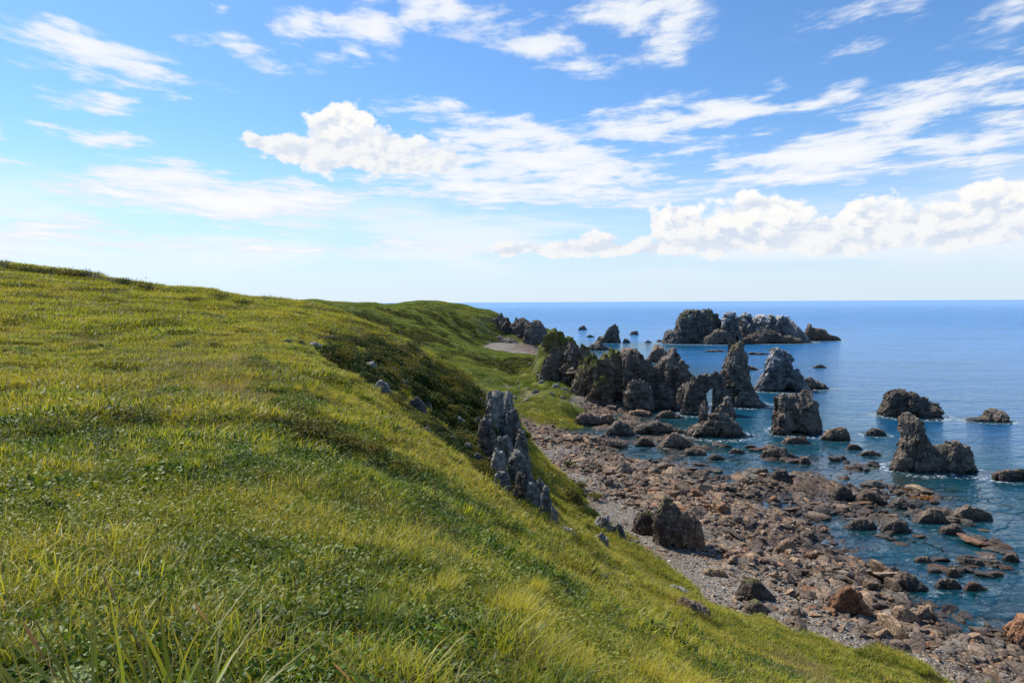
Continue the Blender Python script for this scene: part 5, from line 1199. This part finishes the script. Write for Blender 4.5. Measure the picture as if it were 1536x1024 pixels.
# pale flower head low in the left corner
p = P(108, 1006, 1.75); z0 = gh_fast(np.array([p[0]]), np.array([p[1]]))[0]
root = bpy.data.objects.new('flower', None); COL.objects.link(root); root.location = (p[0], p[1], z0)
tag(root, 'flat pale cream flower head in the bottom left corner', 'flower')
hgt_ = p[2] - z0
V, Fq = tube(np.stack([.01 * np.sin(np.linspace(0, 3, 8)), np.zeros(8), np.linspace(0, hgt_, 8)], -1), .0025, 6)
link('stem', mesh_np('stem', V, Fq, [M_STEMD], smooth=True), root)
M_PETAL = leaf_material('cream_petals', (.24, .28, .10), (.34, .37, .16), trans=.3)
for k in range(9):
    a = k * .7; rr = .028 if k else 0
    Vp, Fp, hp_, vp = leaves(prng, 26, .022, 0, .010, .012, .9, .4)
    link('umbel', mesh_np('umbel', Vp + np.array([rr * math.cos(a), rr * math.sin(a), hgt_ - .004 * (k > 0)]), Fp, [M_PETAL], attrs={'var': ('FLOAT', vp.astype(np.float32)), 'h': ('FLOAT', hp_.astype(np.float32))}), root)
# yellow flowers
M_YEL = leaf_material('yellow_petals', (.80, .50, .02), (.85, .60, .03), trans=.3)
for px, py, lab in [(70, 760, 'orange yellow flower lowest of the trio left of the dark hollow'), (117, 757, 'orange yellow flower right of its twin over the dark hollow'), (80, 738, 'yellow flower uppermost over the dark hollow'), (107, 686, 'yellow flower high on the left slope'), (345, 747, 'lone yellow flower in the middle of the herbs')]:
    q = hit(px, py); o = bpy.data.objects.new('flower', None); COL.objects.link(o); o.location = q; tag(o, lab, 'flower')
    V, Fq = tube(np.stack([np.zeros(4), np.zeros(4), np.linspace(0, .13, 4)], -1), .0015, 5); link('stem', mesh_np('stem', V, Fq, [M_STEMD]), o)
    Vp, Fp, hp_, vp = leaves(prng, 16, .008, 0, .006, .016, .7, .3)
    link('petals', mesh_np('petals', Vp + np.array([0, 0, .13]), Fp, [M_YEL], attrs={'var': ('FLOAT', vp.astype(np.float32)), 'h': ('FLOAT', hp_.astype(np.float32))}), o)

# ------------------------------------------------------------------ shrubs
def shrub(name, x, y, r, h, label, leaf_mat, group=None, nl=900, ll=.05, twigs=14, leafy=1.0, stem_mat=None, rng=None):
    z = gh_fast(np.array([x]), np.array([y]))[0]
    o = bpy.data.objects.new(name, None); COL.objects.link(o); o.location = (x, y, z - .03); tag(o, label, 'shrub', group)
    Vs, Fs, off = [], [], 0
    tips = []
    for i in range(twigs):
        a = prng.uniform(0, 6.28); e = prng.uniform(.3, 1.0); t = np.linspace(0, 1, 6)
        hk = h * prng.uniform(.6, 1.05)
        wob = .06 * r * np.sin(t * 7 + i)
        path = np.stack([np.cos(a) * r * e * t ** 1.2 + wob, np.sin(a) * r * e * t ** 1.2 - wob, hk * t * (1 - .25 * e * t)], -1)
        V, Fq = tube(path, np.linspace(.012 * h, .004 * h, 6) + .002, 4); Vs.append(V); Fs.append(Fq + off); off += len(V)
        for k in range(3):
            b0 = path[2 + k]; aa = prng.uniform(0, 6.28); dd = np.array([math.cos(aa), math.sin(aa), .9]) * h * .28
            pp = b0[None] + dd[None] * np.linspace(0, 1, 4)[:, None]
            V, Fq = tube(pp, np.linspace(.005 * h, .002 * h, 4) + .001, 3); Vs.append(V); Fs.append(Fq + off); off += len(V)
            tips.append(pp[-1])
        tips.append(path[-1])
    link('branches', mesh_np('branches', np.concatenate(Vs), np.concatenate(Fs), [stem_mat or M_STEMD]), o)
    if nl:
        tips = np.array(tips); c = tips[prng.integers(len(tips), size=nl)] + prng.normal(0, .13 * r, (nl, 3)) * np.array([1, 1, .6])
        V, Fc, hh, v = leaves(prng, nl, .001, 0, 0, ll, .6, .8)
        V = V.reshape(nl, 6, 3) + c[:, None]
        link('foliage', mesh_np('foliage', V.reshape(-1, 3), Fc, [leaf_mat], attrs={'var': ('FLOAT', v.astype(np.float32)), 'h': ('FLOAT', hh.astype(np.float32))}), o)
SHR = [(405, 645, .45, .32, 'dark bramble bush at the upper left of the near bramble patch'), (440, 655, .5, .34, 'dark bramble bush beside the upper left bramble'), (478, 662, .5, .36, 'dark bramble bush in the middle of the near bramble patch'),
       (515, 676, .45, .34, 'bramble bush with yellowing leaves right of the patch middle'), (552, 690, .45, .32, 'bramble bush second from the right end of the near patch'), (590, 712, .4, .3, 'rightmost bramble bush of the near patch above the bright slope'),
       (60, 770, .22, .16, 'yellow green leafy bush by the dark hollow at left'), (320, 520, .8, .4, 'low dark bush crossing the upper meadow')]
for px, py, r, h, lab in SHR:
    q = hit(px, py); shrub('bramble_bush' if 'bramble' in lab else 'bush', q[0], q[1], r, h, lab, M_SCRUB, 'bushes on the near slope', 700, .05 if r > .3 else .03)
for px, py, r, h, lab in [(330, 446, 1.6, .7, 'grey green bush lying on the meadow near the skyline'), (290, 449, 1.2, .6, 'smaller bush left of the grey green one near the skyline'), (365, 455, 1.2, .5, 'brownish bush right of the grey green one near the skyline')]:
    q = hit(px, py); shrub('bush', q[0], q[1], r, h, lab, M_SCRUB, 'bushes below the skyline', 900, .09)
for px, py, r, h, lab in [(728, 570, 1.6, 1.1, 'bush hanging at the top of the near cliff'), (700, 556, 1.6, 1.0, 'bush on the spur crest left of the cliff top bush'), (665, 542, 1.5, .9, 'bush midway along the spur crest'), (625, 524, 1.6, .9, 'bush high on the spur crest'), (868, 735, 1.0, .8, 'thorny bush on the turf right of the near cliff'), (893, 752, .9, .7, 'bush between the thorny bush and the grey slab'), (850, 700, .8, .6, 'small dark bush clinging below the near cliff'), (788, 660, .5, .6, 'sprig of bush on the gravel beside the near cliff')]:
    q = hit(px, py)
    if q[1] < 120: shrub('bush', q[0], q[1], r, h, lab, M_SCRUB, 'bushes around the near cliff', 1100, .10)
# bleached leafless brush and dark evergreen mat on the left skyline
for i, (px, py, r, h, lab) in enumerate([(5, 388, 1.0, 1.0, 'bleached leafless bush at the far left skyline'), (125, 405, 1.3, 1.1, 'bleached leafless bush, tallest of the row on the skyline'), (140, 408, 1.2, .95, 'bleached leafless bush right of the tallest of the row'), (157, 411, 1.1, .85, 'bleached leafless bush third of the skyline row'), (172, 414, 1.0, .7, 'bleached leafless bush at the right end of the skyline row'), (400, 444, .8, .9, 'sparse dead stalks on the skyline above the headland')]):
    q = P(px, py, 72); g = gh_fast(np.array([q[0]]), np.array([q[1]]))[0]
    shrub('leafless_bush', q[0], q[1], r, h * 1.2, lab, M_SCRUB, 'leafless bushes on the skyline', 0, .05, 34 if i < 5 else 8, stem_mat=M_STEM)
for i, px in enumerate([20, 45, 70, 95, 118, 190, 215]):
    q = P(px, 400, 70); shrub('skyline_bush', q[0], q[1], 2.2, .8, ['dark green bush on the left skyline, outermost', 'dark green bush on the left skyline, second from the edge', 'dark green bush on the left skyline, third from the edge', 'dark green bush on the left skyline, fourth from the edge', 'dark green bush on the skyline touching the bleached row', 'low green bush on the skyline right of the bleached row', 'last low green bush down the skyline'][i], M_SCRUB, 'dark bushes on the left skyline', 1500, .11)

# orange seaweed on the shelf by the sharp near stack
M_WEED = leaf_material('orange_weed', (.42, .13, .012), (.30, .16, .02), trans=.1, rough=.3)
for px, py, rx, ry, lab in [(1366, 740, 1.9, 1.4, 'orange seaweed mat under the sharp near stack'), (1380, 752, 1.2, .8, 'yellow orange seaweed patch below the larger mat'), (915, 617, 1.6, 1.0, 'small orange weed patch at the foot of the high crag')]:
    q = Pz(px, py, 0.06); k = 900; a = prng.uniform(0, 6.28, k); r = np.sqrt(prng.uniform(0, 1, k))
    V, Fc, hh, v = leaves(prng, k, .001, 0, .03, .2, .35, .15)
    cx, cy = r * np.cos(a) * rx, r * np.sin(a) * ry
    V = V.reshape(k, 6, 3) + np.stack([cx, cy, np.zeros(k)], -1)[:, None]
    o = link('seaweed', mesh_np('seaweed', V.reshape(-1, 3), Fc, [M_WEED], attrs={'var': ('FLOAT', v.astype(np.float32)), 'h': ('FLOAT', np.full(len(v), .6, np.float32))}), None, (q[0], q[1], .05)); tag(o, lab, 'seaweed')
# ------------------------------------------------------------------ sea object (foam needs the rocks)
fo = SEA['foam']
for x, y, hw, d, k in WATER_ROCKS:
    m = (np.abs(SX - x) < hw * 2 + 6) & (np.abs(SY - y) < d * 2 + 6)
    q = np.sqrt(((SX[m] - x) / (hw * 1.12 + .3)) ** 2 + ((SY[m] - y) / (d * 1.3 + .3)) ** 2)
    g = np.exp(-((q - 1.0) / .17) ** 2) * min(1, k * 1.7)
    fo[m] = np.maximum(fo[m], g)
    # shoaling around each rock
    dd = SEA['dep'][m]; SEA['dep'][m] = np.minimum(dd, .8 + np.maximum(q - .9, 0) * 4.0 + .02 * dd)
dep = SEA['dep']
shore = np.exp(-((dep - .02) / .07) ** 2) * .8 * (SR > 40) * sstep(-.1, .35, fbm(SX / 6, SY / 6, 0, 3, 99) + .1)
fo[:] = np.maximum(fo, shore * 0.6)
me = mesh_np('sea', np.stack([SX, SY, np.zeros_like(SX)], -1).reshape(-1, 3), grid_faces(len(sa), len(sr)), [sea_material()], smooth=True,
             attrs={'depth': ('FLOAT', np.maximum(dep, 0).ravel().astype(np.float32)), 'foam': ('FLOAT', fo.ravel().astype(np.float32))})
tag(link('sea', me), kind='structure')

# ------------------------------------------------------------------ sky, sun, camera
SUN_AZ = math.radians(-52); SUN_EL = math.radians(50)
wld = bpy.data.worlds.new('World'); scn.world = wld; wld.use_nodes = True
wt = wld.node_tree; wt.nodes.clear(); n = NT(wt)
wo = n('ShaderNodeOutputWorld')
dirn = n('ShaderNodeTexCoord').outputs['Generated']
sky = n('ShaderNodeTexSky', sky_type='NISHITA', sun_disc=False, sun_elevation=SUN_EL, sun_rotation=SUN_AZ, air_density=1.0, dust_density=.35, ozone_density=2.5, altitude=20)
sd_ = n('ShaderNodeSeparateXYZ', {0: dirn})
az = n.math('ARCTAN2', sd_.outputs[0], sd_.outputs[1])
el = n.math('ARCSINE', sd_.outputs[2])
uv0 = n('ShaderNodeCombineXYZ', {0: az, 1: el, 2: 0.0}).outputs[0]
# clouds lie flatter toward the horizon: stretch the noise domain there
hcomp = n.math('DIVIDE', 1.0, n.math('ADD', n.math('MAXIMUM', el, 0.0), .16))
nv = n('ShaderNodeCombineXYZ', {0: n.math('MULTIPLY', az, n.math('MULTIPLY', hcomp, .55)), 1: n.math('MULTIPLY', hcomp, -.42), 2: 0.3}).outputs[0]
wrp = n('ShaderNodeTexNoise', {'Vector': uv0, 'Scale': 9.0, 'Detail': 3, 'Roughness': .55}, noise_dimensions='2D').outputs['Color']
wv = n('ShaderNodeVectorMath', {0: n('ShaderNodeVectorMath', {0: wrp, 1: (.5, .5, .5)}, operation='SUBTRACT').outputs[0], 1: (.10, .035, 0)}, operation='MULTIPLY').outputs[0]
uv = n('ShaderNodeVectorMath', {0: uv0, 1: wv}, operation='ADD').outputs[0]

def blob(px, py, rx, ry, rot, k):
    d = ray(px, py); a = math.atan2(d[0], d[1]); e = math.asin(d[2] / np.linalg.norm(d))
    sx = rx / F * math.cos(a) ** 2 * 1.6; sy = ry / F * math.cos(a) * 1.9
    mp = n('ShaderNodeMapping', {'Vector': uv, 'Location': (a, e, 0), 'Rotation': (0, 0, math.radians(-rot)), 'Scale': (sx, sy, 1)}, vector_type='TEXTURE').outputs[0]
    g = n('ShaderNodeTexGradient', {0: mp}, gradient_type='SPHERICAL').outputs['Fac']
    return n.math('MULTIPLY', g, k)
def gather(lst):
    acc = None
    for b in lst:
        g = blob(*b); acc = g if acc is None else n.math('MAXIMUM', acc, g)
    return acc
WISP = [(150, 82, 160, 22, 6, 1.1), (60, 58, 70, 14, 8, .9), (240, 100, 70, 10, 2, .8), (120, 148, 90, 9, 3, .9), (15, 185, 34, 14, 5, .9), (135, 197, 75, 9, 8, .9),
        (390, 82, 80, 13, 6, .85), (350, 68, 40, 12, 0, .7), (465, 34, 60, 17, 5, .9), (560, 42, 55, 26, 5, 1.0), (525, 85, 32, 12, 0, .9), (640, 22, 34, 20, 0, 1.0), (220, 90, 60, 9, 4, .8), (110, 40, 40, 8, 6, .6), (190, 150, 40, 7, 3, .7), (300, 60, 40, 7, 4, .5), (20, 345, 60, 12, 0, .8), (250, 350, 90, 9, 3, .7), (430, 372, 120, 8, 0, .7), (600, 368, 140, 9, 0, .8), (730, 372, 120, 9, 0, .8), (100, 322, 70, 8, 0, .7), (60, 372, 100, 8, 0, .6), (700, 28, 40, 18, 0, .7),
        (790, 62, 90, 17, 3, 1.1), (880, 26, 120, 17, 2, 1.0), (1015, 48, 55, 32, -10, .8), (870, 98, 65, 13, 2, .7), (320, 6, 22, 7, 0, .8), (400, 20, 40, 8, 0, .5),
        (640, 162, 90, 11, 3, 1.0), (740, 196, 75, 15, 0, 1.1), (790, 243, 180, 30, 3, 1.4), (810, 290, 220, 18, 2, 1.2), (910, 262, 130, 26, 0, 1.3), (680, 250, 110, 24, 4, 1.2),
        (330, 290, 240, 26, 5, 1.4), (200, 264, 100, 15, 0, 1.2), (420, 300, 150, 22, 3, 1.2), (60, 338, 95, 22, 4, .9), (160, 360, 120, 11, 0, .7),
        (1030, 178, 160, 20, -2, 1.2), (1130, 190, 70, 18, 0, .9), (1230, 152, 55, 10, -8, .8), (1150, 145, 50, 12, -14, .5),
        (1300, 200, 260, 34, -12, .85), (1230, 238, 260, 26, 0, 1.0), (1440, 150, 150, 34, -10, .75), (1470, 225, 150, 50, -4, .85), (1180, 268, 180, 12, 0, .95), (1400, 255, 160, 20, 0, .8),
        (1330, 14, 120, 18, -8, .55), (1490, 40, 60, 14, -10, .5), (1290, 78, 60, 12, 0, .42), (1520, 85, 40, 14, 0, .4),
        (540, 340, 40, 5, 0, .8), (580, 347, 22, 4, 0, .8), (635, 344, 12, 5, 0, .9), (260, 322, 60, 5, 0, .5), (400, 358, 60, 5, 0, .5)]
CUM = [(470, 228, 80, 20, 4, 1.25), (510, 205, 50, 38, 0, 1.3), (500, 180, 26, 20, 0, 1.2), (580, 225, 80, 28, 4, 1.35), (405, 215, 26, 14, 0, 1.0), (650, 240, 70, 18, 0, 1.0),
       (1030, 348, 62, 28, 0, 1.3), (1018, 330, 26, 16, 0, 1.1), (1150, 336, 68, 32, 0, 1.35), (1140, 318, 44, 18, 0, 1.1), (1095, 362, 130, 20, 0, 1.3), (1300, 334, 60, 26, 0, 1.25), (1270, 352, 130, 24, 0, 1.25),
       (1390, 342, 90, 24, 0, 1.25), (1500, 318, 70, 34, 0, 1.35), (1460, 345, 120, 28, 0, 1.3), (1540, 300, 40, 20, 0, 1.2), (880, 368, 70, 15, 0, 1.15), (800, 374, 70, 10, 0, 1.0), (960, 376, 90, 10, 0, 1.0), (1220, 372, 300, 12, 0, 1.0)]
wm = gather(WISP); cm_ = gather(CUM)
# thin stretched cloud
wn = n.noise(n('ShaderNodeMapping', {'Vector': nv, 'Rotation': (0, 0, .10), 'Scale': (3.6, 8.0, 1)}).outputs[0], 1.0, 8, .66, .25, '2D')
wfine = n.noise(n('ShaderNodeMapping', {'Vector': nv, 'Scale': (9, 22, 1)}).outputs[0], 1.0, 4, .6, .2, '2D')
wd = n.math('ADD', n.math('MULTIPLY', wm, .85), n.math('ADD', n.math('MULTIPLY', n.math('SUBTRACT', wn, .5), 2.1), n.math('MULTIPLY', n.math('SUBTRACT', wfine, .5), 1.7)))
gate = n.ramp(wm, .02, .3)
wdens = n.math('MULTIPLY', n.ramp(wd, .13, .80), gate)
# heaped cloud with rounded heads
ps = n('ShaderNodeMapping', {'Vector': uv0, 'Scale': (26, 38, 1)}).outputs[0]
def puff(vec):
    v1 = n('ShaderNodeTexVoronoi', {'Vector': vec, 'Scale': 1.0, 'Detail': 3.0, 'Roughness': .55, 'Randomness': 1.0}, feature='F1', voronoi_dimensions='2D').outputs['Distance']
    nn = n.noise(vec, .8, 6, .58, 0, '2D')
    return n.math('ADD', n.math('MULTIPLY', n.math('SUBTRACT', .5, v1), .9), n.math('MULTIPLY', n.math('SUBTRACT', nn, .5), 1.5))
pf = puff(ps)
pf2 = puff(n('ShaderNodeVectorMath', {0: ps, 1: (-.22, .42, 0)}, operation='ADD').outputs[0])
cd = n.math('ADD', n.math('MULTIPLY', cm_, 1.5), n.math('MULTIPLY', pf, .6))
cdens = n.math('MULTIPLY', n.ramp(cd, .40, .72), n.ramp(cm_, .04, .2))
lit = n.ramp(n.math('SUBTRACT', pf, pf2), -.45, .30)
below = n.mix(n.ramp(az, -.05, .05), n('ShaderNodeCombineXYZ', {0: n.ramp(n.math('ADD', el, n.math('MULTIPLY', pf, .02)), .255, .205)}).outputs[0], n('ShaderNodeCombineXYZ', {0: n.ramp(n.math('ADD', el, n.math('MULTIPLY', pf, .02)), .120, .080)}).outputs[0])
below = n('ShaderNodeSeparateXYZ', {0: below}).outputs[0]
core = n.ramp(cm_, .45, 1.05)
# base colours
skyc = n('ShaderNodeVectorMath', {0: sky.outputs[0], 1: (.95, 1.33, 1.68)}, operation='MULTIPLY').outputs[0]
hz = n.ramp(el, 0.0, .30, 1.0, 0.0)
hz2 = n.math('POWER', hz, 1.7)
skyc = n.mix(n.math('MULTIPLY', hz2, .80), skyc, (7.5, 8.6, 10.0))
hazeband = n.noise(n('ShaderNodeMapping', {'Vector': uv0, 'Scale': (3.5, 26, 1)}).outputs[0], 1.0, 4, .55, 0, '2D')
hb = n.math('MULTIPLY', n.math('MULTIPLY', n.ramp(el, .02, .075), n.ramp(el, .19, .09)), n.ramp(hazeband, .36, .60))
skyc = n.mix(n.math('MULTIPLY', hb, .6), skyc, (9.6, 9.7, 10.0))
cw = n.mix(n.ramp(wd, .4, 1.3), (8.2, 8.8, 9.8), (9.9, 9.9, 10.0))
skyc = n.mix(n.math('MULTIPLY', wdens, .93), skyc, cw)
shade = n.math('MAXIMUM', n.math('MULTIPLY', n.math('SUBTRACT', 1.0, lit), core), n.math('MULTIPLY', below, n.math('SUBTRACT', .85, n.math('MULTIPLY', lit, .6))))
cc = n.mix(n.math('MULTIPLY', shade, .8), (10.0, 9.9, 9.7), (6.0, 7.0, 8.7))
skyc = n.mix(cdens, skyc, cc)
low = n.ramp(el, -.01, -.05)
skyc = n.mix(low, skyc, (1.2, 1.6, 2.0))
bg = n('ShaderNodeBackground', {'Color': skyc, 'Strength': .1})
n.l.new(bg.outputs[0], wo.inputs[0])
wld.cycles.sampling_method = 'NONE'

ld = bpy.data.lights.new('sun', 'SUN'); ld.energy = 5.0; ld.angle = math.radians(.6); ld.color = (1.0, .95, .86)
sun = bpy.data.objects.new('sun', ld); COL.objects.link(sun)
sv = Vector((math.sin(SUN_AZ) * math.cos(SUN_EL), math.cos(SUN_AZ) * math.cos(SUN_EL), math.sin(SUN_EL)))
sun.rotation_euler = sv.to_track_quat('Z', 'Y').to_euler(); sun.location = (0, 0, 60)

cam = bpy.data.cameras.new('camera'); co = bpy.data.objects.new('camera', cam); COL.objects.link(co)
cam.sensor_width = 36; cam.lens = 24; cam.clip_start = .05; cam.clip_end = 120000
M = Matrix.Rotation(math.pi / 2 - TH, 4, 'X') @ Matrix.Rotation(-ROLL, 4, 'Z')
co.matrix_world = Matrix.Translation((0, 0, CH)) @ M
scn.camera = co
scn.view_settings.view_transform = 'Standard'; scn.view_settings.look = 'None'; scn.view_settings.exposure = 0
scn.cycles.max_bounces = 6; scn.cycles.transparent_max_bounces = 12; scn.cycles.diffuse_bounces = 2; scn.cycles.glossy_bounces = 2; scn.cycles.transmission_bounces = 2
scn.cycles.caustics_reflective = False; scn.cycles.caustics_refractive = False
